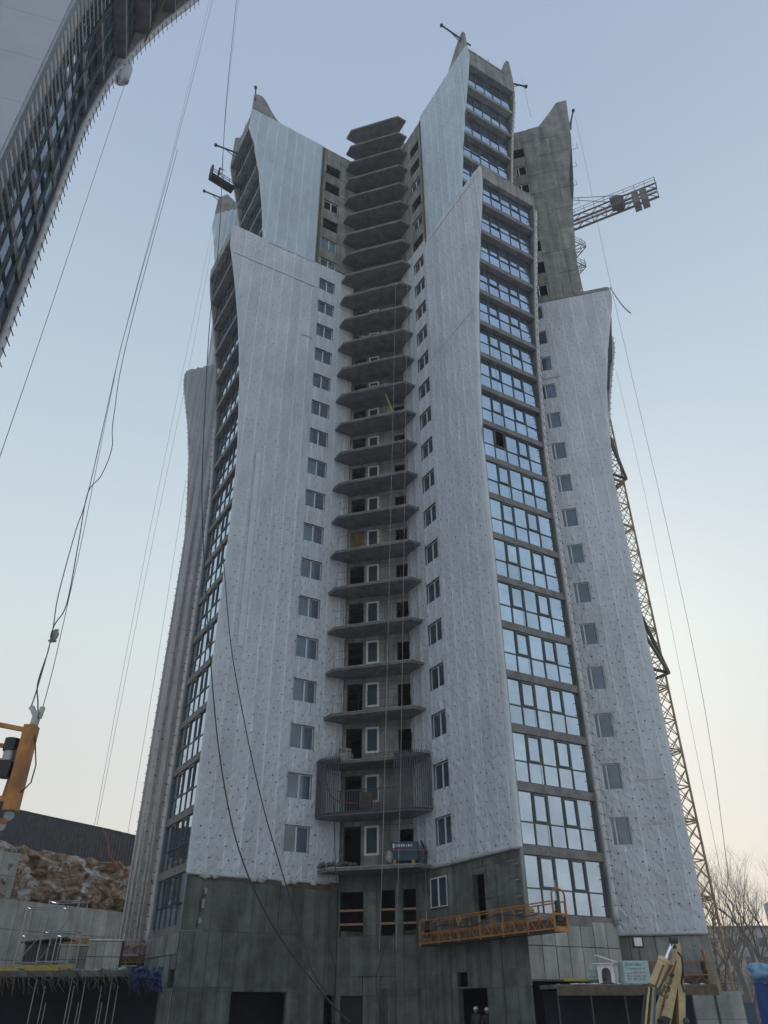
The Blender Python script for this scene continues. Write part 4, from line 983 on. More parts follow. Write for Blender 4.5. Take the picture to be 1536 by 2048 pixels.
mb.obj('snow_patches', M['snow'], can, kind='stuff')
tag(MB().box(0, 4.4, -.1, .1, 0, .09).obj('timber_beam', M['yellow'], None, tuple(at(1128, 1962, 33.9)), R(-3)), 'long yellow timber beam lying on the right-hand canopy', 'beam')
def pack(x, y, Y, L, H, D, rz, label, group):
    p = at(x, y, Y); t = thing('foam_pack', label, 'package', p, rz, group)
    MB().box(0, L, 0, D, 0, H).obj('block', M['foam'], t)
    mb = MB(); rows = [(.13, .10), (.27, .08), (.60, .08), (.76, .12)]
    rnd = random.Random(int(x))
    def word(mb, x0, x1, z0, hh, rnd):
        xx = x0
        while xx < x1-.05:
            wl_ = rnd.uniform(.03, .055); k = rnd.randint(0, 3); st = .012
            if k in (0, 1, 3): mb.box(xx, xx+st, -.004, 0, z0, z0+hh)
            if k in (1, 2): mb.box(xx+wl_-st, xx+wl_, -.005, 0, z0, z0+hh)
            if k in (0, 2): mb.box(xx+st, xx+wl_-st, -.0045, 0, z0+hh-st, z0+hh)
            if k in (1, 3): mb.box(xx+st, xx+wl_-st, -.0045, 0, z0+hh*.45, z0+hh*.45+st)
            xx += wl_+.018
    for z, hh in rows: word(mb, L*.08, L*.86, z*H, hh*H, rnd)
    mb.obj('green_lettering', M['green_ink'], t, kind='stuff'); mb = MB(); word(mb, L*.3, L*.72, .42*H, .12*H, rnd); mb.box(L*.08, L*.28, -.004, 0, .42*H, .45*H).box(L*.74, L*.86, -.004, 0, .47*H, .5*H); mb.obj('red_lettering', M['red_ink'], t)
    return t
pack(1252, 1967, 32.6, .95, .72, .6, R(4), 'large pale green foam pack with green and red print, on the canopy beside the doghouse', None)
pack(1176, 1959, 33.6, .62, .34, .5, R(-4), 'small low foam pack with green print, left of the doghouse', None)
# doghouse
dp = at(1215, 1967, 33.0)
dh = thing('doghouse', 'small white doghouse with arched opening on the canopy', 'doghouse', dp, R(-24))
def arch_wall(w, h, aw, ah, y0, y1):
    n = 8; mb = MB(); out = [(-w/2, 0), (-w/2, h), (w/2, h), (w/2, 0)]; arc = [(-aw/2, .03), (-aw/2, ah-aw/2)]+[(-aw/2*math.cos(math.pi*i/n), ah-aw/2+aw/2*math.sin(math.pi*i/n)) for i in range(1, n)]+[(aw/2, ah-aw/2), (aw/2, .03)]
    for y in (y0, y1):
        b = len(mb.v); mb.v += [(x, y, z) for x, z in out]+[(x, y, z) for x, z in arc]; m_ = len(arc)//2
        A = b+4; mb.f.append((b, b+1)+tuple(A+i for i in range(m_, -1, -1))); mb.f.append((b+1, b+2)+tuple(A+i for i in range(len(arc)-1, m_-1, -1))) if False else None
        mb.f.append((b+2, b+3)+tuple(A+i for i in range(len(arc)-1, m_-1, -1))); mb.f.append((b+1, b+2, A+m_))
    return mb
arch_wall(.6, .62, .34, .5, 0, .03).obj('front_wall', M['white'], dh)
MB().box(-.3, -.27, .03, .75, 0, .62).box(.27, .3, .03, .75, 0, .62).box(-.27, .27, .72, .75, 0, .62).obj('side_wall', M['white'], dh)
mb = MB(); mb.add([(-.42, -.12, .62), (.36, -.12, .62), (.36, .85, .62), (-.42, .85, .62), (-.42, -.12, .65), (.36, -.12, .65), (.36, .85, .65), (-.42, .85, .65)], [(0, 1, 2, 3), (4, 7, 6, 5), (0, 4, 5, 1), (1, 5, 6, 2), (2, 6, 7, 3), (3, 7, 4, 0)])
mb.add([(-.3, -.15, .9), (.42, -.05, .66), (.42, .85, .66), (-.3, .85, .9), (-.3, -.15, .93), (.42, -.05, .69), (.42, .85, .69), (-.3, .85, .93)], [(0, 1, 2, 3), (4, 7, 6, 5), (0, 4, 5, 1), (1, 5, 6, 2), (2, 6, 7, 3), (3, 7, 4, 0)]); mb.obj('roof', M['white'], dh)
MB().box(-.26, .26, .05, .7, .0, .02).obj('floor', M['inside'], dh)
# floodlight mast
fl = thing('floodlight', 'square floodlight on a thin brown post before the right wing', 'floodlight', at(1290, 1975, 36.0))
fz = at(1290, 1885, 36.0).z-fl.location.z
MB().beam((0, 0, 0), (0, 0, fz-.15), .07).obj('post', M['wool'], fl); MB().box(-.22, .22, -.06, .06, fz-.2, fz+.24).obj('housing', M['black'], fl); MB().box(-.16, .16, -.08, -.06, fz-.13, fz+.17).obj('lens', M['white'], fl)

# excavator: only its raised boom reaches the picture; body stands below and to the front
XB = Vector((7.35, 23.6, 0))
ex = thing('excavator', 'sand-yellow excavator with raised boom and bright hydraulic rod, lower right', 'excavator', XB, R(0))
def plate(poly, y0, y1, name, m):
    mb = MB(); n = len(poly); mb.add([(x, y0, z) for x, z in poly]+[(x, y1, z) for x, z in poly], [tuple(range(n)), tuple(range(2*n-1, n-1, -1))]+[(i, n+i, n+(i+1) % n, (i+1) % n) for i in range(n)]); return mb.obj(name, m, ex)
def px(x, y, Y): 
    p = at(x, y, Y)-XB; return (p.x, p.z)
Y0 = 23.6
boom = [px(1312, 2130, Y0), px(1312, 2040, Y0), px(1330, 1985, Y0), px(1352, 1915, Y0), px(1362, 1912, Y0), px(1366, 1925, Y0), px(1354, 1980, Y0), px(1341, 2050, Y0), px(1341, 2130, Y0)]
plate(boom, -.02, .42, 'boom', M['digger'])
plate([px(1352, 1918, Y0), px(1351, 1896, Y0), px(1355, 1880, Y0), px(1361, 1888, Y0), px(1364, 1930, Y0), px(1371, 1985, Y0), px(1374, 2130, Y0), px(1361, 2130, Y0), px(1357, 1985, Y0)], .02, .34, 'stick', M['digger'])
plate([px(1356, 1965, Y0), px(1361, 2130, Y0), px(1338, 2130, Y0), px(1342, 2050, Y0)], .3, .36, 'dark_gap_plate', M['wool'])  # dark plate standing in for the dark gap between boom and stick
def V3(x, y, Y): return at(x, y, Y)-XB
MB().tube([V3(1308, 1973, 23.45), V3(1329, 1924, 23.45)], .165, 12).tube([V3(1328, 1926, 23.45), V3(1331, 1919, 23.45)], .19, 12).obj('hydraulic_cylinder', M['digger'], ex, smooth=False)
MB().tube([V3(1331, 1920, 23.45), V3(1348, 1879, 23.45)], .05, 10).obj('piston_rod', M['chrome'], ex)
MB().tube([V3(1340, 1880, 23.3), V3(1354, 1880, 23.3)], .09, 8).tube([V3(1341, 1893, 23.5), V3(1352, 1893, 23.5)], .05, 8).obj('pin', M['dsteel'], ex)
for i, (xs) in enumerate(((1303, 1300, 1296), (1307, 1305, 1301), (1298, 1295, 1290), (1311, 1309, 1308), (1294, 1288, 1284))):
    MB().tube([V3(xs[0], 1975, 23.3), V3(xs[1], 2005, 23.2), V3(xs[2], 2060, 23.1), V3(xs[2], 2110, 23.1)], .035, 6).obj('hydraulic_hose', (M['cable'], M['yellow'], M['digger'], M['blue'], M['cable'])[i], ex)
MB().tube([V3(1356, 1905, 23.3), V3(1364, 1915, 23.2), V3(1366, 1945, 23.2), V3(1363, 1965, 23.3), V3(1369, 1985, 23.3)], .03, 6).obj('hydraulic_hose', M['cable'], ex)
MB().tube([V3(1331, 1972, 23.3), V3(1320, 1990, 23.3)], .03, 6).tube([V3(1344, 1930, 23.3), V3(1318, 1978, 23.3)], .028, 6).obj('boom_pipe', M['wool'], ex)
MB().ball(V3(1328, 2042, 23.4), .17, 8, 5, (1, 1, .6), .5).obj('boom_lamp', M['black'], ex)
MB().ball(V3(1372, 2043, 23.4), .09, 6, 4).obj('boom_lamp', M['dsteel'], ex)
plate([px(1313, 2060, 23.55), px(1331, 1987, 23.55), px(1352, 1920, 23.55), px(1354, 1922, 23.55), px(1334, 1989, 23.55), px(1316, 2060, 23.55)], -.05, .02, 'boom_flange', M['osb'])
for x_, y_ in ((1338, 1975), (1346, 1950), (1327, 2012)): MB().tube([V3(x_, y_, 23.55), V3(x_, y_, 23.5)], .03, 8).obj('bolt', M['dsteel'], ex)
MB().beam(V3(1309, 1978, 23.3), V3(1327, 1930, 23.3), .05, .04).obj('guard_strip', M['wool'], ex); MB().tube([V3(1307, 1976, 23.45), V3(1305, 1990, 23.45)], .1, 10).obj('cylinder_eye', M['dsteel'], ex)
# body, cab, tracks below the frame
MB().box(-1.1, 1.5, -1.5, 2.3, -2.6, -1.5).obj('superstructure', M['digger'], ex); MB().box(-1.1, .0, -1.9, -.4, -1.5, -1.3).obj('cab', M['black'], ex)
cv = bpy.data.curves.new('boom_lettering', 'FONT'); cv.body = 'LGCE'; cv.size = .27; cv.extrude = .003; cv.materials.append(M['ink'])
tmp = bpy.data.objects.new('tmp', cv); COL.objects.link(tmp); dg = bpy.context.evaluated_depsgraph_get(); lme = bpy.data.meshes.new_from_object(tmp.evaluated_get(dg)); bpy.data.objects.remove(tmp); lt = link('boom_lettering', lme, ex); a = V3(1335, 2000, 23.56); b = V3(1350, 1945, 23.56); lt.location = (a.x, -.03, a.z); lt.rotation_euler = (R(90), -math.atan2(b.z-a.z, b.x-a.x), 0)

# deep blue machine body with light blue sheet, right edge
bm = thing('dumper_body', 'deep blue rounded dumper body at the right edge, pale blue sheet on its corner', 'dumper', at(1506, 2026, 27.)+Vector((.95, 0, .25)))
bp = bevel_pts = [(0, -.9), (0.05, .55), (.14, .72), (.35, .8), (2.6, .8), (2.6, -.9)]
mb = MB(); n = len(bp); mb.add([(x, 0, z) for x, z in bp]+[(x, 1.9, z) for x, z in bp], [tuple(range(n)), tuple(range(2*n-1, n-1, -1))]+[(i, n+i, n+(i+1) % n, (i+1) % n) for i in range(n)]); mb.obj('body', M['cabinblue'], bm)
MB().box(-.15, 2.6, -.06, -.0, -1.0, -.55).obj('rim', M['cabinblue'], bm)
for x in (.3, 1.9): MB().tube([(x, .2, -1.0), (x, .55, -1.0)], .45, 14).obj('wheel', M['black'], bm)
MB().ball((-.02, .9, .80), .30, 14, 9, (1.3, 1.2, .8), .9).obj('sheet', M['ltarp'], bm, smooth=True)
# low retaining block right of the wing, crane foot, snow and litter
g1 = thing('concrete_block_wall', 'low pale concrete wall with joints behind the excavator', 'wall', fworld(FR_, 13.3, 2.2, 0)); g1.rotation_euler = (0, 0, math.atan2(FR_.t.y, FR_.t.x)+math.atan2(E1.y, E1.x))
for i in range(4):
    for j in range(2):
        o = link('concrete_panel', unit_box(M['conc_light']), g1, (i*1.25, -.02*random.random(), j*1.12)); o.scale = (1.22, .5, 1.1)
for i in range(7):
    x, y = random.choice([(1410, 2035), (1440, 2040), (1465, 2038), (1490, 2042), (1425, 2046)]); Y = random.uniform(44, 62)
mb = MB()
for i in range(160):
    X_ = random.uniform(17, 45); Y_ = random.uniform(38, 100); mb.ball((X_, Y_, 0), random.uniform(.15, .7), 6, 3, (1.5, 1, .5), .7)
tag(mb.obj('rubble', M['snow'], None, kind='stuff'), 'heaps of snow and rubble on the yard behind the crane foot', 'rubble')
bx = thing('storage_crate', 'teal storage crate on the snow behind the crane foot', 'crate', at(1475, 2028, 62), R(10)); MB().box(-1.4, 1.4, 0, 1.2, -.6, .55).obj('body', M['teal'], bx); MB().box(-1.5, 1.5, -.05, 1.25, .55, .65).obj('lid', M['dsteel'], bx)
MB_ = MB().box(-16, 5, 0, .4, 0, 9.4); 
far1 = thing('distant_building', 'long low hazy building behind the bare trees', 'building', (62, 170, 0), R(-4)); MB().box(-16, 16, 0, 14, 0, 14.5).obj('wall', M['haze_building'], far1); MB().box(-16.3, 16.3, -.3, 14.3, 14.5, 14.9).obj('roof', M['conc_dark'], far1)
for i in range(10):
    for j in range(4): MB().box(0, 1.6, -.08, .02, 0, 1.5).obj('window', M['glass_dim'], far1, (-14.5+i*3.1, 0, 2+j*3.1))
far2 = thing('distant_building', 'taller hazy apartment block at the right edge behind the trees', 'building', (76, 150, 0), R(-10)); MB().box(-5.5, 14, 0, 14, 0, 18.2).obj('wall', M['haze_building'], far2)
for i in range(6):
    for j in range(5): MB().box(0, 1.6, -.08, .02, 0, 1.5).obj('window', M['glass_dim'], far2, (-4.6+i*3.1, 0, 2+j*3.1))

# bare trees -----------------------------------------------------------------
def tree(x, y, h, seed, label, spread=.5):
    rnd = random.Random(seed); trunk = MB(); crown = MB(); cnt = [0]
    def grow(mb, p, d, l, r, lev):
        n = 3 if lev < 2 else 2; pts = [p]; rs = [r]
        for i in range(n):
            d = (d+Vector((rnd.gauss(0, .13), rnd.gauss(0, .13), rnd.gauss(.03, .06)))).normalized(); p = p+d*l/n; pts.append(p); rs.append(r*(1-.45*(i+1)/n))
        mb.tube(pts, rs, 6 if lev < 2 else (4 if lev < 3 else 3), cap=False); cnt[0] += 1
        if lev >= 6 or r < .006: return
        k = rnd.choice((3, 3, 4)) if lev < 4 else 3
        for i in range(k):
            q = pts[-1] if i < 2 else pts[rnd.randint(1, n)].lerp(pts[-1], rnd.random()*.5)
            a = rnd.uniform(0, 2*math.pi); e = rnd.uniform(.25, .85)*spread*1.5
            ax = Vector((math.cos(a), math.sin(a), rnd.uniform(.1, .7))).normalized(); dd = (d*(1-.35*spread)+ax*e).normalized()
            if dd.z < .05: dd.z = .15
            grow(crown, q, dd, l*rnd.uniform(.58, .82), rs[-1]*rnd.uniform(.55, .85), lev+1)
    grow(trunk, Vector((0, 0, -.2)), Vector((rnd.uniform(-.1, .1), 0, 1)), h*.30, h*.019, 0)
    t = thing('bare_tree', label, 'tree', (x, y, 0), group='bare trees behind the crane')
    trunk.obj('trunk', M['bark'], t, smooth=True); crown.obj('crown', M['bark'], t, smooth=True)
T = [(1432, 78, 13.0, 'first'), (1449, 96, 15.5, 'a'), (1466, 70, 11.5, 'b'), (1483, 84, 15.0, 'c'), (1497, 66, 12.2, 'd'), (1512, 92, 16.5, 'e'), (1526, 74, 14.2, 'f'), (1545, 82, 15.5, 'g'), (1420, 105, 15, 'h'), (1474, 110, 17, 'i'), (1505, 112, 18, 'j'), (1565, 70, 13, 'k')]
TL = ['slender bare tree just right of the crane foot', 'tall thin bare tree behind the one nearest the crane', 'short bushy bare tree between crane and blue dumper', 'tall forked bare tree rising left of the blue dumper', 'nearest bare tree, directly over the blue dumper', 'tallest bare tree near the right edge', 'leaning bare tree at the right edge', 'bare tree cut by the right edge', 'distant bare tree seen through the crane lattice', 'far bare tree standing before the long low building', 'far bare tree beside the taller hazy block', 'bare tree just past the right edge']
for i, (x, Y, h, _) in enumerate(T):
    p = at(x, 2029, Y); tree(p.x, Y, h*1.12, 11+i, TL[i], .45+.1*(i % 3))
mb = MB(); rnd = random.Random(5)
for i in range(700):
    X_ = rnd.uniform(33, 80); Y_ = rnd.uniform(72, 125); h = rnd.uniform(2.5, 6); p = Vector((X_, Y_, 0)); d = Vector((rnd.gauss(0, .15), rnd.gauss(0, .15), 1)); mb.tube([p, p+d*h*.5, p+d*h+Vector((rnd.gauss(0, .4), 0, 0))], [.04, .03, .012], 3, cap=False)
    for q in range(3): s0 = p+d*h*rnd.uniform(.3, .8); mb.tube([s0, s0+Vector((rnd.gauss(0, .8), rnd.gauss(0, .8), rnd.uniform(.6, 1.8)))], [.02, .008], 3, cap=False)
tag(mb.obj('undergrowth', M['bark'], None, kind='stuff'), 'thicket of thin bare saplings under the trees', 'undergrowth')

# ------------------------------------------------------------------ left side: slope, retaining walls, shed wall, terrace
A0 = Vector((-28.5, 59, 0)); DL = Vector((7, 11, 0)).normalized(); NL = Vector((11, -7, 0)).normalized()   # along the slope, and towards the camera side
slope_rz = math.atan2(DL.y, DL.x)
def SL(a, d, z): return A0+DL*a+NL*d+Vector((0, 0, z))
MB().add([SL(-30, -.2, 11.2), SL(60, -.2, 11.2), SL(60, -160, 13), SL(-30, -160, 13)], [(0, 1, 2, 3)]).obj('terrain', M['ground'], kind='structure')
mb = MB(); na_, nz_ = 180, 44
for j in range(nz_+1):
    for i in range(na_+1):
        a = -20+i*.3; t = j/nz_; z = lerp(7.0, 11.9, t); 
        q = Vector((a*.35, z*.6, 2)); dd = lerp(1.6, -.3, t)+noise.fractal(q, 1, 2, 5)*1.1+abs(noise.noise(Vector((a*.8, z*1.6, 9))))*.7
        if t > .95: dd = min(dd, -.1)
        mb.v.append(tuple(SL(a, dd, z+.25*noise.noise(q*3))))
for j in range(nz_):
    for i in range(na_): k = j*(na_+1)+i; mb.f.append((k, k+1, k+na_+2, k+na_+1))
mb.obj('rock_slope', M['rock'], kind='structure')
mb = MB()
for i in range(90):
    a = random.uniform(-14, 16); t = random.random(); z = lerp(7.4, 11.6, t); r = random.uniform(.08, .38)
    mb.ball(SL(a, lerp(1.9, .2, t)+random.uniform(0, .5), z), r, 6, 4, (1.2, 1, .8), .9)
tag(mb.obj('loose_rock', M['rock'], None, kind='stuff'), 'broken rocks scattered over the cut slope', 'rocks')
shed = thing('corrugated_shed', 'long dark corrugated steel shed on top of the rock cut, far left', 'shed', SL(-22, -.9, 0), slope_rz)
mb = MB(); x = 0; top = lambda x: 14.55+.15*math.sin(x*.22)-(.0 if x < 24 else (x-24)*.035); n = 0
while x < 48:
    d = (.0, .06)[n % 2]; d2 = (.06, .0)[n % 2]; 
    V = [(x, -d, 11.3), (x+.09, -d, 11.3), (x+.16, -d2, 11.3), (x, -d, top(x)), (x+.09, -d, top(x+.09)), (x+.16, -d2, top(x+.16))]; mb.add(V, [(0, 1, 4, 3), (1, 2, 5, 4)]); x += .16; n += 1
mb.obj('corrugated_sheet', M['roof'], shed)
mb = MB()
for i in range(48): mb.box(i, i+1.02, -.08, .25, top(i)-.04, top(i)+.05)
mb.obj('ridge_cap', M['dsteel'], shed); MB().box(0, 48, .3, 8, 11, 14.2).obj('body', M['roof'], shed)
MB().box(18.6, 19.6, -.12, -.07, 11.4, 13.1).obj('door', M['conc'], shed); MB().box(16.3, 18.6, -.13, -.08, 13.3, 13.45).obj('cable_tray', M['steel'], shed)
MB().tube([(22.5, 0, 14.4), (22.75, 0, 15.6)], .06, 6).obj('flue', M['dsteel'], shed)
tag(MB().tube([SL(9.4, .1, 14.1), SL(9.9, .3, 13.3), SL(10.2, .5, 12.2), SL(11.2, .6, 11.3), SL(12.4, .7, 10.9), SL(16, .7, 10.9)], .06, 6).obj('hose', M['redrope']), 'red hose dropping from the shed roof down the slope', 'hose')
def retwall(label, a0, a1, z0, z1, d, pw, ph):
    t = thing('retaining_wall', label, 'wall', SL(a0, d, 0), slope_rz)
    nz = max(1, round((z1-z0)/ph)); nx = max(1, round((a1-a0)/pw)); MB().box(0, a1-a0, .05, .5, z0, z1).obj('backing', M['conc_dark'], t)
    for i in range(nx):
        for j in range(nz):
            o = link('concrete_panel', unit_box(M['retain']), t, ((a1-a0)/nx*i+.015, -.04-random.random()*.02, z0+(z1-z0)/nz*j+.015)); o.scale = ((a1-a0)/nx-.03, .1, (z1-z0)/nz-.03)
retwall('pale concrete retaining wall in tall panels below the rock cut', -14, 20, 2.6, 8.0, 2.4, 1.3, 1.8)
retwall('upper pale concrete retaining wall at the far left, beside bare rock', -14, 1.6, 8.02, 11.1, 1.4, 1.3, 1.5)
# terrace deck on dark undercroft
ter = thing('terrace', 'ragged concrete terrace over a dark undercroft, lower left', 'terrace', (0, 0, 0))
edge = [at(x, 1945+3*math.sin(x*.09), 43.2) for x in range(-120, 311, 12)]
mb = MB(); n = len(edge)
V = [(p.x, p.y+random.uniform(-.12, .12), 3.2) for p in edge]+[(p.x, p.y+random.uniform(-.1, .1), 2.95) for p in edge]+[(p.x-6, 62, 3.2) for p in edge]
mb.add(V, [(i, i+1, n+i+1, n+i) for i in range(n-1)]+[(i, i+1, 2*n+i+1, 2*n+i) for i in range(n-1)]+[(n+i, n+i+1, 2*n+i+1, 2*n+i) for i in range(n-1)]); mb.obj('deck', M['conc_dark'], ter)
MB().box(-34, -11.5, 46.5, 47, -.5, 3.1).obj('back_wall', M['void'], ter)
for i, x in enumerate((58, 78, 86, 130, 137, 152, 158, 193, 199, 212, 226)):
    p = at(x, 2029, 43.9+(i % 3)*.9); MB().tube([(p.x, p.y, -.3), (p.x+.02, p.y, (3.0, 2.6, 1.9)[i % 3])], .022, 6).obj('steel_prop', M['steel'], ter)
mb = MB()
for i in range(90):
    x = random.uniform(-60, 300); p = at(x, 1950, 43.1); l = random.uniform(.3, 1.0); mb.tube([(p.x, p.y, 3.15), (p.x+random.uniform(0, .35), p.y-.15, 3.1-l*.5), (p.x+random.uniform(.1, .6), p.y-.2, 3.1-l)], [.02, .016, .01], 4, cap=False)
tag(mb.obj('hanging_rebar', M['wool'], None, kind='stuff'), 'bent reinforcing bars and brush hanging off the terrace edge', 'rebar')
def onter(x, Y): p = at(x, 1950, Y); return (p.x, p.y, 3.2)
for i, (x, Y, L, lab) in enumerate(((-6, 43.7, 3.0, 'lower yellow beam lying at the terrace edge'), (18, 44.3, 3.1, 'upper yellow beam lying at the terrace edge'))):
    tag(MB().box(0, L, 0, .2, 0, .16).obj('timber_beam', M['yellow'], None, Vector(onter(x, Y))+Vector((0, 0, .02+.12*i)), R(-2+3*i)), lab, 'beam')
def formbox(x, Y, W, H, label):
    t = thing('formwork_stack', label, 'formwork', onter(x, Y), R(12)); n = max(2, round(W/.38)); MB().box(.03, W-.03, .03, W-.03, 0, H-.05).obj('core', M['conc_dark'], t)
    for i in range(n):
        o = link('panel', unit_box(M['conc_light']), t, (i*W/n+.01, 0, .02)); o.scale = (W/n-.02, .05, H*.46)
        o = link('panel', unit_box(M['conc_light']), t, (i*W/n+.01, 0, H*.5)); o.scale = (W/n-.02, .05, H*.46)
    o = link('cap', unit_box(M['snow']), t, (-.03, -.03, H-.02)); o.scale = (W+.06, W+.03, .05)
formbox(110, 47.5, 1.75, 1.35, 'wider grey formwork box with snow on top, on the terrace')
formbox(166, 46.2, 1.7, 1.5, 'taller grey formwork box near the rusty platform, on the terrace')
sh = thing('site_hut', 'small dark corrugated hut behind scaffold frames on the terrace', 'hut', onter(38, 48.5), R(5)); mb = MB()
for i in range(12): mb.box(i*.17, i*.17+.1, -.05, 0, 0, 1.5)
mb.obj('ribs', M['roof'], sh); MB().box(0, 2.05, 0, 1.8, 0, 1.5).obj('body', M['roof'], sh); MB().prism([(-.2, 1.5), (2.3, 1.75), (2.3, 1.82), (-.2, 1.57)], -.3, 2, lambda a, b, h: (a, h, b)).obj('roof', M['dsteel'], sh)
def scaffold(x, Y, W, H, label, rz):
    t = thing('scaffold_frame', label, 'scaffold', onter(x, Y), rz, 'scaffold on the terrace')
    for X_ in (0, W):
        for y in (0, 1.0): MB().tube([(X_, y, 0), (X_+.05, y, H)], .03, 6).obj('upright', M['steel'], t)
    for z in (.5, H*.55, H-.1):
        MB().tube([(0, 0, z), (W, 0, z)], .025, 5).tube([(0, 1, z), (W, 1, z)], .025, 5).tube([(0, 0, z), (0, 1, z)], .025, 5).tube([(W, 0, z), (W, 1, z)], .025, 5).obj('ledger', M['steel'], t)
    MB().tube([(0, 0, .3), (W, 0, H-.3)], .025, 5).obj('brace', M['steel'], t)
scaffold(22, 46.5, 1.9, 3.2, 'left scaffold frame before the small corrugated hut', R(8)); scaffold(66, 45.8, 1.7, 3.4, 'tall scaffold frame right of the corrugated hut', R(-6)); scaffold(184, 50.5, 2.4, 1.9, 'low scaffold frame behind the formwork boxes', R(4))
tag(MB().box(0, 1.5, 0, .04, 0, .85).obj('plywood_sheet', M['wood'], None, Vector(onter(114, 52))+Vector((0, 0, 1.15)), R(3)), 'light plywood sheet propped behind the formwork boxes', 'plywood')
mb = MB()
for i in range(130):
    p = Vector(onter(random.uniform(-40, 250), random.uniform(43.6, 47))); mb.ball(p+Vector((0, 0, .06)), random.uniform(.05, .22), 6, 3, (1.7, 1, .5), .8)
tag(mb.obj('site_litter', M['bag'], None, kind='stuff'), 'rubble, rags and snow littering the terrace', 'litter')
tp = MB(); nu, nv = 30, 18
for j in range(nv+1):
    for i in range(nu+1):
        u_ = i/nu; v_ = j/nv; p = at(lerp(262, 328, u_), lerp(1934, 1985, v_)+10*noise.noise(Vector((u_*4, 1, 0)))-(10*(1-u_) if v_ > .5 else 0), 42.6); q = Vector((u_*5, v_*4, 2))
        tp.v.append((p.x, p.y-.5*math.sin(math.pi*v_)*.8-.35*abs(noise.noise(q))-.2*noise.noise(q*2.3), p.z+.15*noise.noise(q*1.9)))
for j in range(nv):
    for i in range(nu): k = j*(nu+1)+i; tp.f.append((k, k+1, k+nu+2, k+nu+1))
tag(tp.obj('tarpaulin', M['tarp'], None, smooth=True), 'crumpled blue tarpaulin at the terrace corner by the grey base', 'tarpaulin')

# ------------------------------------------------------------------ things on balconies
t = thing('rubble_bin', 'pale bin heaped with rubble on the balcony above the railed one', 'bin', tower_world(-3.75, -1.2, FL0+6.27), R(-15)); MB().box(-.55, .55, -.3, .3, 0, .45).obj('bin', M['conc'], t)
mb = MB()
for i in range(16): mb.ball((random.uniform(-.42, .42), random.uniform(-.2, .2), .5+random.uniform(0, .25)), random.uniform(.12, .2), 6, 4, (1, 1, .8), .6)
mb.obj('rubble', M['bag'], t)
cpz = FL0+.27; cw_ = tower_world(-1.15, -3.95, cpz+.12); cm = thing('compressor', 'blue compressor box with pale lettering strip on the lowest balcony', 'compressor', cw_, math.atan2(E1.y, E1.x)+R(-45+8))
MB().box(-.82, .82, -.35, .35, 0, 1.0).obj('housing', M['teal'], cm); MB().box(-.72, -.68, -.37, -.35, .02, 1.1).box(-.02, .0, -.37, -.35, .02, .5).obj('seam', M['black'], cm)
mb = MB(); rnd = random.Random(3); x = -.45
while x < .55: mb.box(x, x+rnd.uniform(.03, .07), -.375, -.36, .72, .86); x += .10
mb.obj('lettering', M['white'], cm); mb = MB(); mb.box(-.62, -.52, -.372, -.355, .66, .9).obj('emblem', M['white'], cm)
MB().tube([(.95, .1, 1.1), (1.15, .1, .7), (1.2, .0, 0), (1.0, 0, -.3)], .06, 6).tube([(1.0, -.1, 1.0), (1.25, -.1, .5), (1.1, -.1, -.1)], .05, 6).obj('hose', M['cable'], cm)
for x in (-.6, .45): MB().box(x, x+.16, -.37, .1, -.16, .05).obj('stand', M['yellow'], cm)
tag(MB().beam((0, 0, 0), (2.3, -.5, .02), .035).obj('guard_bar', M['redrope'], None, tower_world(-2.3, -4.1, cpz+.62), math.atan2(E1.y, E1.x)-R(13)), 'thin reddish bar across the lowest balcony', 'bar')
tag(MB().ball((0, 0, .3), .22, 8, 6, (1, 1, 1.5), .4).obj('sack', M['bag'], None, tower_world(-2.0, -3.75, cpz), 0, smooth=True), 'pale sack standing left of the blue compressor', 'sack')
tag(MB().box(-.35, .35, -.2, .2, 0, .95).obj('yellow_crate', M['osb'], None, tower_world(-2.9, -2.6, FL0+3.27), math.atan2(E1.y, E1.x)-R(45)), 'yellow crate standing behind the balcony railing', 'crate')
P = [tower_world(-4.7+.0*i, -.5, FL0+3.3+2.0) if i == 0 else tower_world(*v, FL0+3.3+h) for i, (v, h) in enumerate(zip([(-4.7, -.5), (-4.5, -1.1), (-4.1, -1.5), (-3.4, -2.2), (-2.6, -3.0), (-1.9, -3.8)], [2.0, .8, .45, .35, .12, .2]))]
tag(MB().tube(P, .04, 6).obj('cable_coil', M['redrope']), 'red-orange cable draped behind the balcony railing', 'cable')
for k, rr in ((14, .3), (12, .22)):
    mb = MB()
    for i in range(18): t_ = random.random(); mb.ball((lerp(-3.6, -1.8, t_), lerp(-2.1, -4.0, t_), FL0+3*k+.32), random.uniform(.08, rr), 6, 4, (1.6, 1, .6), .6)
    o = mb.obj('sack_pile', M['bag'], None, ORG, math.atan2(E1.y, E1.x)); tag(o, 'pale sacks heaped on a balcony %s' % ('two-thirds up the tower' if k == 14 else 'a little below the heaped sacks'), 'sacks')
tag(MB().beam((0, 0, 0), (-.6, .4, 2.4), .16, .08).obj('timber_plank', M['yellow'], None, tower_world(-1.5, -4.0, FL0+33.3)), 'short yellowish plank leaning on a middle balcony', 'plank')

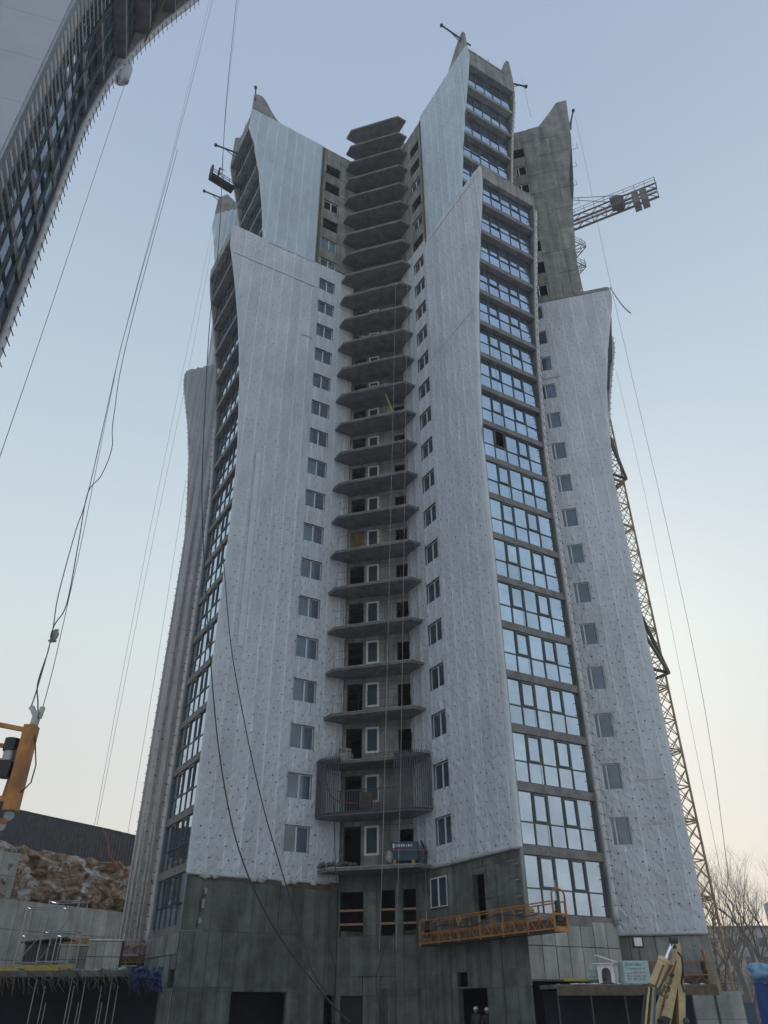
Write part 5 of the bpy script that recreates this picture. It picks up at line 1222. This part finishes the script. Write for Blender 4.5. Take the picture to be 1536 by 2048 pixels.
# ------------------------------------------------------------------ near hoist of a platform, left edge
hp = at(0, 1650, 9.)
ho = thing('platform_end_frame', 'orange end frame of a near suspended platform with black hoist motor, left edge', 'platform', hp)
def H3(x, y, Y=9.): return at(x, y, Y)-hp
def bar(name, a, b, w, h, m): MB().beam(H3(*a), H3(*b), w, h).obj(name, m, ho)
bar('post', (64, 1452), (21, 1622), .155, .13, M['orange']); bar('post', (45, 1495, 9.25), (8, 1605, 9.25), .07, .07, M['orange'])
for a, b, w in (((-30, 1444), (52, 1460), .05), ((-30, 1488, 9.2), (12, 1492, 9.2), .045), ((-30, 1518), (38, 1526), .05), ((-30, 1594), (18, 1600), .06), ((-30, 1640), (12, 1643), .05)): bar('rail', a, b, w, w, M['orange'])
MB().tube([H3(26, 1478), H3(20, 1502)], .083, 16).obj('motor', M['black'], ho); MB().tube([H3(20, 1502), H3(15, 1522)], .065, 12).obj('motor_housing', M['steel'], ho)
MB().beam(H3(18, 1524), H3(8, 1555), .17, .14).obj('gearbox', M['black'], ho); MB().beam(H3(33, 1500), H3(31, 1520), .07).obj('sensor', M['dsteel'], ho)
MB().beam(H3(-10, 1602), H3(-14, 1640), .22, .1).obj('control_box', M['black'], ho)
MB().beam(H3(68, 1450), H3(76, 1424), .10, .06).obj('rope_guide', M['steel'], ho); MB().beam(H3(72, 1436), H3(64, 1414), .055, .05).beam(H3(66, 1416), H3(59, 1416), .03).beam(H3(78, 1436), H3(86, 1414), .045, .05).obj('guide_fork', M['steel'], ho)
MB().tube([H3(70, 1468), H3(71, 1500), H3(72, 1530), H3(62, 1565), H3(35, 1592)], .008, 5).tube([H3(72, 1438), H3(55, 1456), H3(40, 1480), H3(26, 1500)], .008, 5).obj('control_cable', M['cable'], ho)
MB().tube([H3(18, 1631), H3(18, 1631, 9.06)], .055, 12).obj('wheel', M['steel'], ho); MB().tube([H3(2, 1652), H3(2, 1652, 9.06)], .05, 12).obj('wheel', M['steel'], ho)

# ------------------------------------------------------------------ ropes and cables
def rope(name, label, pts, r, m, cat='cable', group=None, sub=8):
    P = [at(*p) for p in pts]; Q = []
    for i in range(len(P)-1):
        p0 = P[max(i-1, 0)]; p1 = P[i]; p2 = P[i+1]; p3 = P[min(i+2, len(P)-1)]
        for k in range(sub): t = k/sub; Q.append(.5*((2*p1)+(p2-p0)*t+(2*p0-5*p1+4*p2-p3)*t*t+(3*p1-p0-3*p2+p3)*t**3))
    Q.append(P[-1]); o = MB().tube([q-P[0] for q in Q], r, 5).obj(name, m, None, P[0]); tag(o, label, cat, group); return o
Yn = 9.6
rope('hoist_rope', 'dark rope from the top edge down to the left fork of the near hoist', [(430, -20, 22), (352, 290, 18), (262, 620, 14), (236, 720, 13), (180, 970, 11.5), (152, 1060, 11), (118, 1185, 10.2), (107, 1252, 9.9), (98, 1295, 9.5), (72, 1385, 9.2), (62, 1414, 9.)], .0085, M['rope'])
rope('hoist_rope', 'second dark rope beside it, ending at the right fork of the near hoist', [(424, -20, 22), (346, 300, 18), (256, 640, 14), (222, 790, 12.8), (170, 1050, 11), (135, 1210, 10.2), (108, 1330, 9.5), (86, 1414, 9.)], .0055, M['rope'])
rope('power_cable', 'black power cable slung in a slack loop above the near hoist', [(355, 300, 17.9), (262, 650, 14), (228, 830, 12.6), (224, 895, 12.2), (203, 950, 11.8), (176, 985, 11.4), (158, 1080, 10.9), (140, 1180, 10.3), (128, 1222, 10), (108, 1252, 9.8), (97, 1300, 9.5), (76, 1365, 9.2), (76, 1405, 9.), (76, 1424, 9)], .0085, M['cable'])
bg_ = at(110, 1270, 9.8); tag(MB().ball((0, 0, 0), .062, 9, 7, (.9, .7, 1.3), .8).ball((.0, 0, -.09), .045, 7, 4, (1.5, .8, .4), .9).obj('plastic_bag', M['bag'], None, bg_, 0, smooth=True), 'crumpled plastic bag snagged on the ropes at left', 'bag')
rope('lifting_rope', 'pale thin rope crossing the sky at far left', [(268, 112, 24), (120, 560, 20), (-6, 930, 16)], .011, M['rope'])
rope('power_cable', 'black cable hanging past the left glazed wing to the ground, left one', [(474, -10, 50), (452, 210, 48), (438, 480, 44), (420, 640, 42), (408, 860, 40), (404, 1010, 39), (412, 1180, 38), (424, 1360, 37.5), (442, 1530, 37), (478, 1700, 36.5), (545, 1850, 36), (640, 1980, 36), (700, 2046, 36)], .034, M['cable'])
rope('power_cable', 'black cable crossing the left membrane to the ground, right one', [(438, 1010, 46), (447, 1120, 44), (462, 1290, 42), (490, 1450, 40), (523, 1600, 39), (560, 1730, 38.5), (600, 1860, 38), (628, 1950, 37.5), (660, 1990, 37)], .03, M['cable'])
rope('lifting_rope', 'thin dark rope beside the upper left cable', [(478, -10, 58), (455, 190, 56), (444, 335, 55)], .02, M['cable'])
for i, (pts, lab) in enumerate((([(437, 392, 70), (395, 600, 68), (300, 1060, 62), (189, 1650, 58)], 'left one of the thin pale ropes down the far-left sky'), ([(426, 480, 69), (385, 700, 67), (300, 1110, 62), (194, 1650, 58)], 'middle one of the thin pale ropes down the far-left sky'), ([(372, 960, 64), (310, 1350, 60), (256, 1665, 58)], 'thin pale rope nearest the far-left wing'))):
    rope('lifting_rope', lab, pts, .015, M['rope'])
rope('lifting_rope', 'thin dark rope from the bare spire down the right-hand sky', [(1150, 232, 60), (1176, 350, 58), (1215, 540, 56), (1270, 780, 54), (1340, 1080, 52), (1410, 1420, 50), (1458, 1760, 48)], .018, M['rope'])
rope('lifting_rope', 'fainter left rope of the pair right of the crane mast', [(1232, 740, 66), (1290, 990, 64), (1350, 1290, 62), (1440, 1740, 60)], .014, M['rope'])
rope('lifting_rope', 'short rope hanging from the outrigger at the upper right corner', [(1043, 155, 44), (1062, 235, 44)], .016, M['rope'])
for x0, y0, x1, y1, l in ((792, 560, 767, 1640, 'left'), (815, 560, 800, 1640, 'right')): rope('lifting_rope', 'thin pale rope hanging in front of the balconies, %s one' % l, [(x0, y0, 44.), (x1+ (x0-x1)*.2, y1-200, 43.9), (x1-8, y1+260, 43.8)], .012, M['steel'])
rope('power_cable', 'dark cable running down the base right of the left openings', [(667, 1560, 43), (670, 1700, 43), (672, 1790, 42.8), (655, 1870, 42.6), (670, 1940, 42.6), (665, 2046, 42.6)], .022, M['cable'])
for s, lab in ((-5.25, 'left'), (-15.6, 'right')):
    a = tower_world(-.6, s, 5.8); b = tower_world(-.6, s, 83 if s > -10 else 82.6)
    tag(MB().tube([Vector((0, 0, 0)), b-a], .014, 5).obj('lifting_rope', M['rope'], None, a), 'thin rope holding the %s end of the orange platform on the base' % lab, 'cable')
rope('site_cable', 'thin cable drooping across the openings of the base', [(775, 1880, 42.3), (765, 1910, 42), (752, 1960, 41.8), (758, 2010, 41.5), (768, 2046, 41.3)], .02, M['cable'])

# ------------------------------------------------------------------ haze
def haze(dens):
    m = bpy.data.materials.new('winter_haze'); m.use_nodes = True; n = m.node_tree.nodes; n.clear()
    out = n.new('ShaderNodeOutputMaterial'); v = n.new('ShaderNodeVolumePrincipled'); v.inputs['Density'].default_value = dens; v.inputs['Color'].default_value = (.86, .90, .95, 1); v.inputs['Anisotropy'].default_value = .25
    m.node_tree.links.new(v.outputs[0], out.inputs['Volume'])
    MB().box(-260, 260, -60, 420, -1, 112).obj('haze', m, kind='stuff')
HAZE = .0008
if HAZE: haze(HAZE)
